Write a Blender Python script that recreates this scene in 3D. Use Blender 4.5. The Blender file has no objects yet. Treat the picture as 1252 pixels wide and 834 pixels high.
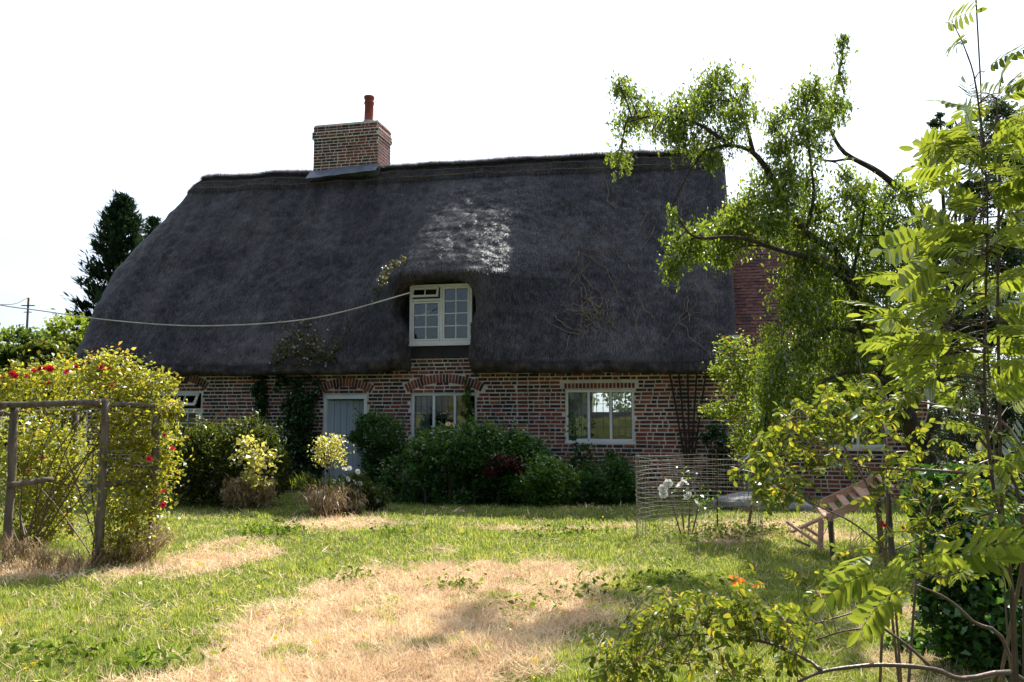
import bpy, bmesh, math, random
import numpy as np
from mathutils import Vector, Matrix, noise as mnoise
random.seed(7); RNG = np.random.default_rng(7)
SC = bpy.context.scene; COL = SC.collection

# ------------------------------------------------------------------ camera, light, exposure
F = 1015.0; PITCH = math.atan(92 / F); EYE = 1.6
cd = bpy.data.cameras.new('camera'); cam = bpy.data.objects.new('camera', cd); COL.objects.link(cam)
cam.location = (0, 0, EYE); cam.rotation_euler = (math.pi / 2 + PITCH, 0, 0)
cd.sensor_width = 36; cd.lens = F / 1252 * 36; cd.clip_start = 0.05; cd.clip_end = 2000
SC.camera = cam
SUN_AZ = math.radians(23.0); SUN_EL = math.radians(48.2)
SUN = Vector((math.sin(SUN_AZ) * math.cos(SUN_EL), math.cos(SUN_AZ) * math.cos(SUN_EL), math.sin(SUN_EL)))
ld = bpy.data.lights.new('sun', 'SUN'); ld.energy = 5.0; ld.angle = math.radians(0.55); ld.color = (1.0, 0.945, 0.86)
lo = bpy.data.objects.new('sun', ld); COL.objects.link(lo); lo.location = SUN * 30
lo.rotation_euler = SUN.to_track_quat('Z', 'Y').to_euler()
w = bpy.data.worlds.new('World'); SC.world = w; w.use_nodes = True
nt = w.node_tree; nt.nodes.clear()
sky = nt.nodes.new('ShaderNodeTexSky'); sky.sky_type = 'NISHITA'; sky.sun_disc = False
sky.sun_elevation = SUN_EL; sky.sun_rotation = SUN_AZ; sky.air_density = 1.0; sky.dust_density = 2.0; sky.ozone_density = 2.5
# thin high cloud veil over the whole sky, a little thinner in places
tc = nt.nodes.new('ShaderNodeTexCoord'); mp = nt.nodes.new('ShaderNodeMapping'); mp.inputs['Scale'].default_value = (1.4, 1.4, 3.2)
ns = nt.nodes.new('ShaderNodeTexNoise'); ns.inputs['Scale'].default_value = 1.3; ns.inputs['Detail'].default_value = 6
mr = nt.nodes.new('ShaderNodeMapRange'); mr.inputs['From Min'].default_value = 0.34; mr.inputs['From Max'].default_value = 0.62
mr.inputs['To Min'].default_value = 0.34; mr.inputs['To Max'].default_value = 0.66
mx = nt.nodes.new('ShaderNodeMix'); mx.data_type = 'RGBA'; mx.inputs['B'].default_value = (8.6, 8.9, 9.4, 1)
bg = nt.nodes.new('ShaderNodeBackground'); bg.inputs['Strength'].default_value = 0.066
out = nt.nodes.new('ShaderNodeOutputWorld')
L = nt.links.new
L(tc.outputs['Generated'], mp.inputs['Vector']); L(mp.outputs['Vector'], ns.inputs['Vector'])
L(ns.outputs['Fac'], mr.inputs['Value']); L(mr.outputs['Result'], mx.inputs['Factor'])
dot = nt.nodes.new('ShaderNodeVectorMath'); dot.operation = 'DOT_PRODUCT'; dot.inputs[1].default_value = tuple(SUN)
fw = nt.nodes.new('ShaderNodeMapRange'); fw.interpolation_type = 'SMOOTHSTEP'; fw.inputs['From Min'].default_value = -0.3; fw.inputs['From Max'].default_value = 1.0; fw.inputs['To Min'].default_value = 0.12; fw.inputs['To Max'].default_value = 1.6
sc_ = nt.nodes.new('ShaderNodeMix'); sc_.data_type = 'RGBA'; sc_.blend_type = 'MULTIPLY'; sc_.inputs['Factor'].default_value = 1; sc_.inputs['A'].default_value = (9.6, 10.7, 12.2, 1)
L(tc.outputs['Generated'], dot.inputs[0]); L(dot.outputs['Value'], fw.inputs['Value']); L(fw.outputs['Result'], sc_.inputs['B']); L(sc_.outputs['Result'], mx.inputs['B'])
L(sky.outputs['Color'], mx.inputs['A']); L(mx.outputs['Result'], bg.inputs['Color']); L(bg.outputs['Background'], out.inputs['Surface'])
SC.view_settings.view_transform = 'Standard'; SC.view_settings.look = 'None'
SC.view_settings.exposure = 1.06; SC.view_settings.gamma = 1.0
try: SC.cycles.max_bounces = 8; SC.cycles.transparent_max_bounces = 12; SC.cycles.transmission_bounces = 4
except Exception: pass

# ------------------------------------------------------------------ measuring the place
TH = math.radians(13.2); DIST = 17.6
def ray(px, py):
    x = px - 626; u = 417 - py
    return (x, F * math.cos(PITCH) - u * math.sin(PITCH), F * math.sin(PITCH) + u * math.cos(PITCH))
def at(px, py, Y):
    r = ray(px, py); t = Y / r[1]; return Vector((r[0] * t, Y, EYE + r[2] * t))
def G(px, py):
    r = ray(px, py); t = -EYE / r[2]; return Vector((r[0] * t, r[1] * t, 0))
cT, sT = math.cos(TH), math.sin(TH)
def house(X, Y, Z=0):                       # house-local to world
    return Vector((cT * X + sT * Y, DIST - sT * X + cT * Y, Z))
def H(px, py, Yl=0):
    r = ray(px, py); t = (Yl + cT * DIST) / (sT * r[0] + cT * r[1]); x, y = r[0] * t, r[1] * t - DIST
    return (cT * x - sT * y, Yl, EYE + r[2] * t)
def onwall(px, py, out_=0.15):              # world point in front of the cottage wall
    h = H(px, py, -out_); return house(*h)

# ------------------------------------------------------------------ materials
def mat(name):
    m = bpy.data.materials.new(name); m.use_nodes = True; n = m.node_tree; n.nodes.clear()
    o = n.nodes.new('ShaderNodeOutputMaterial'); return m, n, o
def N(n, t, **kw):
    x = n.nodes.new(t)
    for k, v in kw.items():
        if k in x.inputs: x.inputs[k].default_value = v
        else: setattr(x, k, v)
    return x
def ramp(n, stops):
    r = n.nodes.new('ShaderNodeValToRGB'); e = r.color_ramp.elements
    e[0].position, e[0].color = stops[0][0], (*stops[0][1], 1); e[1].position, e[1].color = stops[-1][0], (*stops[-1][1], 1)
    for p, c in stops[1:-1]:
        q = e.new(p); q.color = (*c, 1)
    return r
def solid(name, c1, c2=None, scale=8, rough=0.8, bump=0.3, bscale=None, metal=0.0, detail=5, stretch=None, spec=0.3, dist=0.01):
    m, n, o = mat(name); l = n.links.new
    c2 = c2 or tuple(v * 0.65 for v in c1)
    t = N(n, 'ShaderNodeTexCoord'); p = N(n, 'ShaderNodeMapping'); p.inputs['Scale'].default_value = stretch or (1, 1, 1)
    a = N(n, 'ShaderNodeTexNoise', Scale=scale, Detail=detail); r = ramp(n, [(0.33, c2), (0.66, c1)])
    b = N(n, 'ShaderNodeBsdfPrincipled', Roughness=rough, Metallic=metal)
    b.inputs['Specular IOR Level'].default_value = spec
    l(t.outputs['Object'], p.inputs['Vector']); l(p.outputs['Vector'], a.inputs['Vector']); l(a.outputs['Fac'], r.inputs['Fac']); l(r.outputs['Color'], b.inputs['Base Color'])
    if bump:
        q = N(n, 'ShaderNodeTexNoise', Scale=bscale or scale * 4, Detail=4); l(p.outputs['Vector'], q.inputs['Vector'])
        u = N(n, 'ShaderNodeBump', Strength=bump, Distance=dist); l(q.outputs['Fac'], u.inputs['Height']); l(u.outputs['Normal'], b.inputs['Normal'])
    l(b.outputs['BSDF'], o.inputs['Surface']); return m
def leafmat(name, dark, light, trans=0.42, gloss=0.12, odd=None, rough=0.4, tgain=(1.5, 1.42, 0.48)):
    """leaf colour from the face attribute v (0..1), plus light passing through the blade"""
    m, n, o = mat(name); l = n.links.new
    a = N(n, 'ShaderNodeAttribute', attribute_name='v')
    st = [(0.0, dark), (0.8, light), (1.0, odd or light)]
    if odd: st = [(0.0, dark), (0.84, light), (0.93, odd), (1.0, odd)]
    r = ramp(n, st); l(a.outputs['Fac'], r.inputs['Fac'])
    d = N(n, 'ShaderNodeBsdfDiffuse'); t = N(n, 'ShaderNodeBsdfTranslucent'); g = N(n, 'ShaderNodeBsdfGlossy', Roughness=rough)
    mul = N(n, 'ShaderNodeMix', data_type='RGBA', blend_type='MULTIPLY'); mul.inputs['Factor'].default_value = 1; mul.inputs['B'].default_value = (*[x * 1.5 for x in tgain], 1)
    l(r.outputs['Color'], d.inputs['Color']); l(r.outputs['Color'], mul.inputs['A']); l(mul.outputs['Result'], t.inputs['Color'])
    g.inputs['Color'].default_value = (0.75, 0.8, 0.8, 1)
    m1 = N(n, 'ShaderNodeMixShader', Fac=trans); m2 = N(n, 'ShaderNodeMixShader')
    fr = N(n, 'ShaderNodeFresnel', IOR=1.38); mm = N(n, 'ShaderNodeMath', operation='MULTIPLY'); mm.inputs[1].default_value = gloss * 3
    l(fr.outputs['Fac'], mm.inputs[0]); l(mm.outputs['Value'], m2.inputs['Fac'])
    l(d.outputs['BSDF'], m1.inputs[1]); l(t.outputs['BSDF'], m1.inputs[2]); l(m1.outputs['Shader'], m2.inputs[1]); l(g.outputs['BSDF'], m2.inputs[2])
    l(m2.outputs['Shader'], o.inputs['Surface']); return m

M = {}
M['brick_red'] = solid('brick_red', (0.27, 0.078, 0.052), (0.14, 0.044, 0.036), 22, 0.9, 0.5, 90)
M['brick_orange'] = solid('brick_orange', (0.34, 0.12, 0.066), (0.22, 0.07, 0.042), 22, 0.9, 0.5, 90)
M['brick_dark'] = solid('brick_dark', (0.052, 0.030, 0.036), (0.024, 0.018, 0.025), 22, 0.7, 0.5, 90)
M['brick_plum'] = solid('brick_plum', (0.16, 0.058, 0.048), (0.07, 0.032, 0.032), 22, 0.85, 0.5, 90)
BR = [M['brick_red'], M['brick_orange'], M['brick_dark'], M['brick_plum']]
M['mortar'] = solid('lime_mortar', (0.78, 0.73, 0.71), (0.52, 0.465, 0.44), 2.2, 0.95, 0.5, 60)
M['white_paint'] = solid('white_paint', (0.80, 0.82, 0.84), (0.70, 0.72, 0.73), 3, 0.45, 0.12, 30, stretch=(1, 1, 0.3), spec=0.4)
M['cream_paint'] = solid('cream_paint', (0.80, 0.82, 0.88), (0.72, 0.72, 0.74), 4, 0.5, 0.15, 30, spec=0.4)
M['door_paint'] = solid('grey_blue_paint', (0.40, 0.47, 0.54), (0.33, 0.39, 0.46), 3, 0.5, 0.15, 30, stretch=(2, 1, 0.3), spec=0.4)
M['lead'] = solid('lead_sheet', (0.15, 0.17, 0.215), (0.10, 0.115, 0.15), 5, 0.55, 0.25, 12, metal=0.3, spec=0.5)
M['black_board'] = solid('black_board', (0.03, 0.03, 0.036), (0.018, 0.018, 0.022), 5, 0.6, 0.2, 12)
M['pot'] = solid('red_clay', (0.30, 0.07, 0.045), (0.19, 0.045, 0.03), 9, 0.75, 0.2, 40)
M['cement'] = solid('cement', (0.42, 0.40, 0.37), None, 12, 0.95, 0.5, 40)
M['old_wood'] = solid('weathered_wood', (0.19, 0.155, 0.125), (0.085, 0.070, 0.058), 9, 0.9, 0.6, 30, stretch=(2.5, 2.5, 0.35))
M['dark_wood'] = solid('dark_stained_wood', (0.05, 0.036, 0.030), (0.028, 0.02, 0.018), 9, 0.8, 0.4, 30, stretch=(2, 2, 0.4))
M['pale_wood'] = solid('pale_pink_wood', (0.62, 0.38, 0.27), (0.46, 0.27, 0.19), 9, 0.75, 0.3, 40, stretch=(0.5, 2.5, 2.5))
M['bark'] = solid('bark', (0.075, 0.060, 0.048), (0.035, 0.030, 0.026), 12, 0.95, 0.9, 30, stretch=(1, 1, 0.35), dist=0.03)
M['twig'] = solid('brown_twig', (0.13, 0.085, 0.058), (0.07, 0.05, 0.038), 20, 0.7, 0.3)
M['rose_cane'] = solid('rose_cane', (0.17, 0.10, 0.075), (0.09, 0.065, 0.05), 18, 0.45, 0.3, spec=0.5)
M['dead_vine'] = solid('dead_vine_bark', (0.26, 0.20, 0.13), (0.13, 0.10, 0.07), 18, 0.9, 0.4)
M['wire'] = solid('rusty_galvanised_wire', (0.42, 0.39, 0.36), (0.30, 0.25, 0.21), 6, 0.5, 0.0, metal=0.6)
M['cable'] = solid('pale_cable', (0.62, 0.60, 0.55), None, 4, 0.5, 0.0)
M['pipe'] = solid('grey_pipe_paint', (0.38, 0.38, 0.38), (0.30, 0.30, 0.31), 4, 0.5, 0.1)
M['stone'] = solid('pale_stone', (0.34, 0.33, 0.33), (0.22, 0.21, 0.22), 6, 0.9, 0.6, 25)
M['plaster'] = solid('interior_plaster', (0.45, 0.42, 0.36), None, 2, 0.9, 0.1)
M['interior_wood'] = solid('interior_wood', (0.30, 0.17, 0.08), (0.18, 0.10, 0.05), 5, 0.6, 0.1)
M['curtain'] = solid('net_curtain', (0.72, 0.72, 0.70), (0.60, 0.60, 0.60), 5, 0.9, 0.0)
M['tile'] = [solid('clay_tile_' + 'abc'[i], c, tuple(v * 0.6 for v in c), 14, 0.85, 0.5, 60) for i, c in enumerate([(0.20, 0.085, 0.07), (0.15, 0.062, 0.058), (0.10, 0.05, 0.05)])]
M['petal_red'] = leafmat('red_petal', (0.42, 0.012, 0.03), (0.60, 0.03, 0.07), 0.35, 0.03, tgain=(1.1, 0.7, 0.7))
M['petal_white'] = leafmat('white_petal', (0.70, 0.68, 0.62), (0.80, 0.80, 0.76), 0.3, 0.03, tgain=(0.7, 0.7, 0.7))
M['petal_peach'] = leafmat('peach_petal', (0.70, 0.45, 0.30), (0.80, 0.60, 0.45), 0.3, 0.03, tgain=(0.7, 0.7, 0.7))
M['petal_yellow'] = leafmat('yellow_petal', (0.75, 0.55, 0.03), (0.85, 0.70, 0.05), 0.3, 0.03, tgain=(0.7, 0.7, 0.7))

def glassmat():
    m, n, o = mat('window_glass'); l = n.links.new
    g = N(n, 'ShaderNodeBsdfGlossy', Roughness=0.015); g.inputs['Color'].default_value = (0.95, 0.97, 1, 1)
    t = N(n, 'ShaderNodeBsdfTransparent'); t.inputs['Color'].default_value = (0.82, 0.86, 0.85, 1)
    f = N(n, 'ShaderNodeFresnel', IOR=1.9); mx_ = N(n, 'ShaderNodeMixShader')
    tc_ = N(n, 'ShaderNodeTexCoord'); q = N(n, 'ShaderNodeTexNoise', Scale=2.2, Detail=1); u = N(n, 'ShaderNodeBump', Strength=0.10, Distance=0.02)
    l(tc_.outputs['Object'], q.inputs['Vector']); l(q.outputs['Fac'], u.inputs['Height']); l(u.outputs['Normal'], g.inputs['Normal'])
    l(f.outputs['Fac'], mx_.inputs['Fac']); l(t.outputs['BSDF'], mx_.inputs[1]); l(g.outputs['BSDF'], mx_.inputs[2]); l(mx_.outputs['Shader'], o.inputs['Surface']); return m
M['glass'] = glassmat()

def thatchmat():
    m, n, o = mat('old_thatch'); l = n.links.new
    t = N(n, 'ShaderNodeTexCoord'); p = N(n, 'ShaderNodeMapping'); p.inputs['Scale'].default_value = (14, 6, 2.2)
    big = N(n, 'ShaderNodeTexNoise', Scale=0.9, Detail=6); mid = N(n, 'ShaderNodeTexNoise', Scale=6.0, Detail=8)
    fine = N(n, 'ShaderNodeTexNoise', Scale=4.0, Detail=9); fine.inputs['Roughness'].default_value = 0.75
    l(t.outputs['Object'], big.inputs['Vector']); l(t.outputs['Object'], mid.inputs['Vector']); l(t.outputs['Object'], p.inputs['Vector']); l(p.outputs['Vector'], fine.inputs['Vector'])
    r = ramp(n, [(0.3, (0.030, 0.027, 0.038)), (0.5, (0.062, 0.055, 0.071)), (0.72, (0.135, 0.120, 0.134))])
    r2 = ramp(n, [(0.36, (0.50, 0.49, 0.50)), (0.52, (0.95, 0.94, 0.95)), (0.66, (1.6, 1.52, 1.45))])
    moss = ramp(n, [(0.58, (0, 0, 0)), (0.72, (1, 1, 1))])
    l(fine.outputs['Fac'], r.inputs['Fac']); l(mid.outputs['Fac'], r2.inputs['Fac'])
    mul = N(n, 'ShaderNodeMix', data_type='RGBA', blend_type='MULTIPLY'); mul.inputs['Factor'].default_value = 1
    l(r.outputs['Color'], mul.inputs['A']); l(r2.outputs['Color'], mul.inputs['B'])
    mm = N(n, 'ShaderNodeMix', data_type='RGBA'); mm.inputs['B'].default_value = (0.060, 0.064, 0.036, 1)
    sc = N(n, 'ShaderNodeMath', operation='MULTIPLY'); sc.inputs[1].default_value = 0.35
    l(big.outputs['Fac'], moss.inputs['Fac']); l(moss.outputs['Color'], sc.inputs[0]); l(sc.outputs['Value'], mm.inputs['Factor']); l(mul.outputs['Result'], mm.inputs['A'])
    b = N(n, 'ShaderNodeBsdfPrincipled', Roughness=0.8); b.inputs['Specular IOR Level'].default_value = 0.35
    p2 = N(n, 'ShaderNodeMapping'); p2.inputs['Scale'].default_value = (2.6, 0.35, 0.35); run = N(n, 'ShaderNodeTexNoise', Scale=1.0, Detail=5); rr_ = ramp(n, [(0.34, (0.62, 0.60, 0.64)), (0.5, (1.0, 1.0, 1.0)), (0.66, (1.5, 1.38, 1.2))])
    l(t.outputs['Object'], p2.inputs['Vector']); l(p2.outputs['Vector'], run.inputs['Vector']); l(run.outputs['Fac'], rr_.inputs['Fac'])
    m4 = N(n, 'ShaderNodeMix', data_type='RGBA', blend_type='MULTIPLY'); m4.inputs['Factor'].default_value = 1; l(mm.outputs['Result'], m4.inputs['A']); l(rr_.outputs['Color'], m4.inputs['B']); l(m4.outputs['Result'], b.inputs['Base Color'])
    u = N(n, 'ShaderNodeBump', Strength=0.6, Distance=0.03); l(fine.outputs['Fac'], u.inputs['Height'])
    u2 = N(n, 'ShaderNodeBump', Strength=0.7, Distance=0.08); l(mid.outputs['Fac'], u2.inputs['Height']); l(u.outputs['Normal'], u2.inputs['Normal'])
    l(u2.outputs['Normal'], b.inputs['Normal']); l(b.outputs['BSDF'], o.inputs['Surface']); return m
M['thatch'] = thatchmat()
M['straw'] = leafmat('thatch_straw', (0.026, 0.023, 0.032), (0.19, 0.170, 0.178), 0.30, 0.16, rough=0.45, tgain=(0.7, 0.7, 0.7))

# ------------------------------------------------------------------ mesh builders
def tag(o, label=None, cat=None, group=None, kind=None):
    if label: o['label'] = label
    if cat: o['category'] = cat
    if group: o['group'] = group
    if kind: o['kind'] = kind
    return o
def empty(name, loc, rz=0.0, label=None, cat=None, group=None):
    o = bpy.data.objects.new(name, None); COL.objects.link(o); o.location = loc; o.rotation_euler = (0, 0, rz); o.empty_display_size = 0.2
    return tag(o, label, cat, group)
class MB:
    def __init__(s): s.v = []; s.f = []; s.m = []
    def box(s, a, b, mi=0, rot=None, org=None):
        x0, y0, z0 = a; x1, y1, z1 = b; k = len(s.v)
        vs = [Vector(p) for p in ((x0,y0,z0),(x1,y0,z0),(x1,y1,z0),(x0,y1,z0),(x0,y0,z1),(x1,y0,z1),(x1,y1,z1),(x0,y1,z1))]
        if rot is not None: vs = [rot @ p + Vector(org) for p in vs]
        s.v += [tuple(p) for p in vs]
        for q in ((0,3,2,1),(4,5,6,7),(0,1,5,4),(1,2,6,5),(2,3,7,6),(3,0,4,7)): s.f.append(tuple(k + i for i in q)); s.m.append(mi)
        return s
    def bar(s, p0, p1, wx, wy, mi=0, up=(0, 0, 1)):
        p0 = Vector(p0); p1 = Vector(p1); d = (p1 - p0); ln = d.length; d.normalize(); u = Vector(up)
        if abs(d.dot(u)) > 0.98: u = Vector((0, 1, 0))
        sx = d.cross(u).normalized(); sy = sx.cross(d); k = len(s.v)
        for q in (p0, p1):
            for a, b in ((-1,-1),(1,-1),(1,1),(-1,1)): s.v.append(tuple(q + sx * a * wx / 2 + sy * b * wy / 2))
        for q in ((0,1,2,3),(7,6,5,4),(0,4,5,1),(1,5,6,2),(2,6,7,3),(3,7,4,0)): s.f.append(tuple(k + i for i in q)); s.m.append(mi)
        return s
    def tube(s, pts, rad, n=6, mi=0, cap=True):
        pts = [Vector(p) for p in pts]; m = len(pts)
        if not hasattr(rad, '__len__'): rad = [rad] * m
        k = len(s.v); ref = None
        for i, p in enumerate(pts):
            d = (pts[min(i + 1, m - 1)] - pts[max(i - 1, 0)])
            if d.length < 1e-9: d = Vector((0, 0, 1))
            d.normalize()
            if ref is None: ref = Vector((1, 0, 0)) if abs(d.x) < 0.8 else Vector((0, 1, 0))
            a = (ref - d * ref.dot(d)).normalized(); b = d.cross(a); ref = a
            for j in range(n):
                t = 2 * math.pi * j / n; s.v.append(tuple(p + (a * math.cos(t) + b * math.sin(t)) * rad[i]))
        for i in range(m - 1):
            for j in range(n):
                s.f.append((k + i*n + j, k + i*n + (j+1) % n, k + (i+1)*n + (j+1) % n, k + (i+1)*n + j)); s.m.append(mi)
        if cap:
            s.f.append(tuple(k + j for j in range(n))[::-1]); s.m.append(mi)
            s.f.append(tuple(k + (m-1)*n + j for j in range(n))); s.m.append(mi)
        return s
    def poly(s, pts, mi=0):
        k = len(s.v); s.v += [tuple(p) for p in pts]; s.f.append(tuple(range(k, k + len(pts)))); s.m.append(mi); return s
    def mesh(s, name, mats, smooth=False):
        me = bpy.data.meshes.new(name); me.from_pydata(s.v, [], s.f)
        for m in (mats if isinstance(mats, (list, tuple)) else [mats]): me.materials.append(m)
        me.polygons.foreach_set('material_index', s.m)
        if smooth: me.polygons.foreach_set('use_smooth', [True] * len(s.f))
        me.update(); return me
    def build(s, name, mats, parent=None, smooth=False, bevel=0):
        o = bpy.data.objects.new(name, s.mesh(name, mats, smooth)); COL.objects.link(o)
        if parent: o.parent = parent
        if bevel:
            b = o.modifiers.new('bevel', 'BEVEL'); b.width = bevel; b.segments = 2; b.limit_method = 'ANGLE'
        return o
def npmesh(name, verts, nper, mats, parent=None, v=None, smooth=False):
    """verts (K, nper, 3) -> K separate faces"""
    K = len(verts); me = bpy.data.meshes.new(name); me.vertices.add(K * nper); me.loops.add(K * nper); me.polygons.add(K)
    me.vertices.foreach_set('co', np.ascontiguousarray(verts, dtype=np.float32).reshape(-1))
    me.loops.foreach_set('vertex_index', np.arange(K * nper, dtype=np.int32))
    me.polygons.foreach_set('loop_start', np.arange(0, K * nper, nper, dtype=np.int32))
    try: me.polygons.foreach_set('loop_total', np.full(K, nper, dtype=np.int32))
    except Exception: pass
    for m in (mats if isinstance(mats, (list, tuple)) else [mats]): me.materials.append(m)
    me.update(calc_edges=True)
    a = me.attributes.new('v', 'FLOAT', 'FACE'); a.data.foreach_set('value', (np.asarray(v, dtype=np.float32) if v is not None else RNG.random(K).astype(np.float32)))
    o = bpy.data.objects.new(name, me); COL.objects.link(o)
    if parent: o.parent = parent
    return o
def unit(a): return a / (np.linalg.norm(a, axis=-1, keepdims=True) + 1e-9)
def leafcloud(name, P, size, mats, parent=None, v=None, droop=0.25, aspect=0.5, jit=0.35, outward=None):
    """one four-cornered, folded leaf at each point"""
    n = len(P); d = unit(RNG.normal(size=(n, 3)) * np.array([1, 1, 0.6]) - np.array([0, 0, droop]) * 2)
    if outward is not None: d = unit(d + outward)
    up = unit(RNG.normal(size=(n, 3)) * 0.7 + np.array([0, 0, 1.0])); sd = unit(np.cross(d, up)); nn = np.cross(sd, d)
    s = (size * (1 + jit * RNG.normal(size=n))).clip(size * 0.4, size * 2)[:, None]
    b = P - d * s * 0.5; t = P + d * s * 0.5 - nn * s * 0.12; l = P - sd * s * aspect * 0.5 + nn * s * 0.10 - d * s * 0.06; r = P + sd * s * aspect * 0.5 + nn * s * 0.10 - d * s * 0.06
    return npmesh(name, np.stack([b, l, t, r], 1), 4, mats, parent, v)
def clumps(blobs, n, sub=0.2, per=60, shell=0.55):
    """points gathered in tufts through ellipsoids [(x,y,z,rx,ry,rz)]; also a per-tuft tone"""
    B = np.array([[*b[:3], b[3], b[4], b[5]] for b in blobs], float); vol = (B[:, 3] * B[:, 4] * B[:, 5]) ** 0.75
    nt_ = max(1, n // per); idx = RNG.choice(len(B), nt_, p=vol / vol.sum()); bb = B[idx]
    u = unit(RNG.normal(size=(nt_, 3))); rr = (shell + (1 - shell) * RNG.random(nt_))[:, None] ** 0.7
    c = bb[:, :3] + u * rr * bb[:, 3:]; tone = RNG.random(nt_)
    k = RNG.integers(0, nt_, n); sg = sub * (bb[k, 3] * bb[k, 4] * bb[k, 5])[:, None] ** (1 / 3) * (0.6 + 0.8 * tone[k, None])
    P = c[k] + RNG.normal(size=(n, 3)) * sg * np.array([1, 1, 0.8])
    v = np.clip(0.45 * tone[k] + 0.55 * RNG.random(n), 0, 1); out_ = unit(P - bb[k, :3])
    P[:, 2] = np.abs(P[:, 2]) + 0.01
    return P, v, out_
def curve(pts, n=4):
    """Catmull-Rom through points"""
    p = [Vector(q) for q in pts]; p = [p[0] * 2 - p[1]] + p + [p[-1] * 2 - p[-2]]; o = []
    for i in range(1, len(p) - 2):
        for j in range(n):
            t = j / n; a, b, c, d = p[i-1], p[i], p[i+1], p[i+2]
            o.append(0.5 * ((2*b) + (c-a)*t + (2*a-5*b+4*c-d)*t*t + (3*b-a-3*c+d)*t**3))
    o.append(p[-2]); return o
def lerp(a, b, t): return a + (b - a) * t
def smooth01(x): x = np.clip(x, 0, 1); return x * x * (3 - 2 * x)
_T = RNG.random((256, 256))
def vnoise(x, y):
    x = np.asarray(x, float); y = np.asarray(y, float); xi = np.floor(x).astype(int); yi = np.floor(y).astype(int); fx = smooth01(x - xi); fy = smooth01(y - yi)
    g = lambda a, b: _T[a % 256, b % 256]
    return (g(xi, yi) * (1-fx) + g(xi+1, yi) * fx) * (1-fy) + (g(xi, yi+1) * (1-fx) + g(xi+1, yi+1) * fx) * fy
def fnoise(x, y): return vnoise(x, y) * 0.5 + vnoise(x * 2.1 + 7, y * 2.1 + 3) * 0.3 + vnoise(x * 4.3 + 17, y * 4.3) * 0.2

# ------------------------------------------------------------------ ground
def pdist(x, y, poly):
    """signed distance to polygon, positive inside"""
    x = x.ravel(); y = y.ravel(); n = len(poly); ins = np.zeros(len(x), bool); dm = np.full(len(x), 1e9)
    for i in range(n):
        ax, ay = poly[i]; bx, by = poly[(i + 1) % n]
        c = ((ay > y) != (by > y)) & (x < (bx - ax) * (y - ay) / ((by - ay) or 1e-9) + ax); ins ^= c
        t = np.clip(((x-ax)*(bx-ax) + (y-ay)*(by-ay)) / ((bx-ax)**2 + (by-ay)**2 + 1e-12), 0, 1)
        dm = np.minimum(dm, np.hypot(x - ax - t*(bx-ax), y - ay - t*(by-ay)))
    return np.where(ins, dm, -dm)
# patches of scorched, mown grass, in metres on the lawn
DRY = [([(-2.2,4.3),(-2.35,5.1),(-1.95,5.6),(-1.9,6.5),(-1.9,7.6),(-1.75,8.3),(-1.0,9.0),(-0.25,9.4),(0.5,9.2),(1.05,8.7),(0.9,7.3),(0.75,6.7),(0.35,6.1),(0.05,5.7),(-0.15,5.2),(-0.1,4.3)], 0.35),
       ([(-4.1,8.5),(-4.15,9.2),(-3.9,10.2),(-3.6,11.0),(-2.9,10.6),(-2.7,9.7),(-3.2,9.0),(-3.8,8.4)], 0.2),
       ([(-3.4,12.6),(-3.2,13.3),(-2.2,13.4),(-1.7,12.8),(-2.3,12.0),(-3.0,11.9)], 0.15),
       ([(-0.9,12.0),(-0.8,12.3),(1.7,12.3),(1.6,12.0)], 0.14),
       ([(2.3,10.6),(2.5,12.6),(4.4,13.0),(4.6,11.2)], 0.25),
       
       ([(-5.8,8.4),(-5.6,9.2),(-4.6,9.2),(-4.4,8.5)], 0.3)]
def dryness(x, y):
    s = x.shape; x = x.ravel(); y = y.ravel(); wx = x + (fnoise(x*1.6, y*1.6) - 0.5) * 0.9; wy = y + (fnoise(x*1.6+40, y*1.6+9) - 0.5) * 1.1; r = np.zeros(len(x))
    for pl, soft in DRY: r = np.maximum(r, smooth01(pdist(wx, wy, pl) / soft * 0.5 + 0.5))
    r = r * (0.72 + 0.6 * fnoise(x * 3.1, y * 2.2)) + 0.30 * smooth01((fnoise(x * 0.8 + 5, y * 0.6 + 2) - 0.62) / 0.12)
    return np.clip(r, 0, 1).reshape(s)
def axis(a, b, fine, far):
    m = list(np.arange(a, b + fine / 2, fine)); e = []; st = fine; x = b
    while x < far: st *= 1.35; x += st; e.append(x)
    l = []; st = fine; x = a
    while x > -far: st *= 1.35; x -= st; l.append(x)
    return np.array(l[::-1] + m + e)
gx = axis(-9, 9, 0.12, 700); gy = axis(3.5, 18, 0.12, 700); XX, YY = np.meshgrid(gx, gy)
ZZ = (fnoise(XX * 0.9, YY * 0.9) - 0.5) * 0.07 + (fnoise(XX * 4, YY * 4) - 0.5) * 0.02
fade = smooth01((np.abs(YY - 10) - 9) / 3); ZZ = ZZ * (1 - fade) - 0.01
nx, ny = len(gx), len(gy); V = np.stack([XX, YY, ZZ], -1).reshape(-1, 3)
ii = (np.arange(ny - 1)[:, None] * nx + np.arange(nx - 1)[None]).ravel(); Q = np.stack([ii, ii + 1, ii + nx + 1, ii + nx], 1)
me = bpy.data.meshes.new('lawn'); me.from_pydata(V.tolist(), [], Q.tolist()); me.polygons.foreach_set('use_smooth', [True] * len(Q))
a = me.attributes.new('dry', 'FLOAT', 'POINT'); a.data.foreach_set('value', dryness(XX, YY).ravel().astype(np.float32))
m, n, o = mat('lawn_soil_and_thatch'); l = n.links.new
at_ = N(n, 'ShaderNodeAttribute', attribute_name='dry'); t = N(n, 'ShaderNodeTexCoord'); q = N(n, 'ShaderNodeTexNoise', Scale=9, Detail=8); q2 = N(n, 'ShaderNodeTexNoise', Scale=70, Detail=5)
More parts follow.
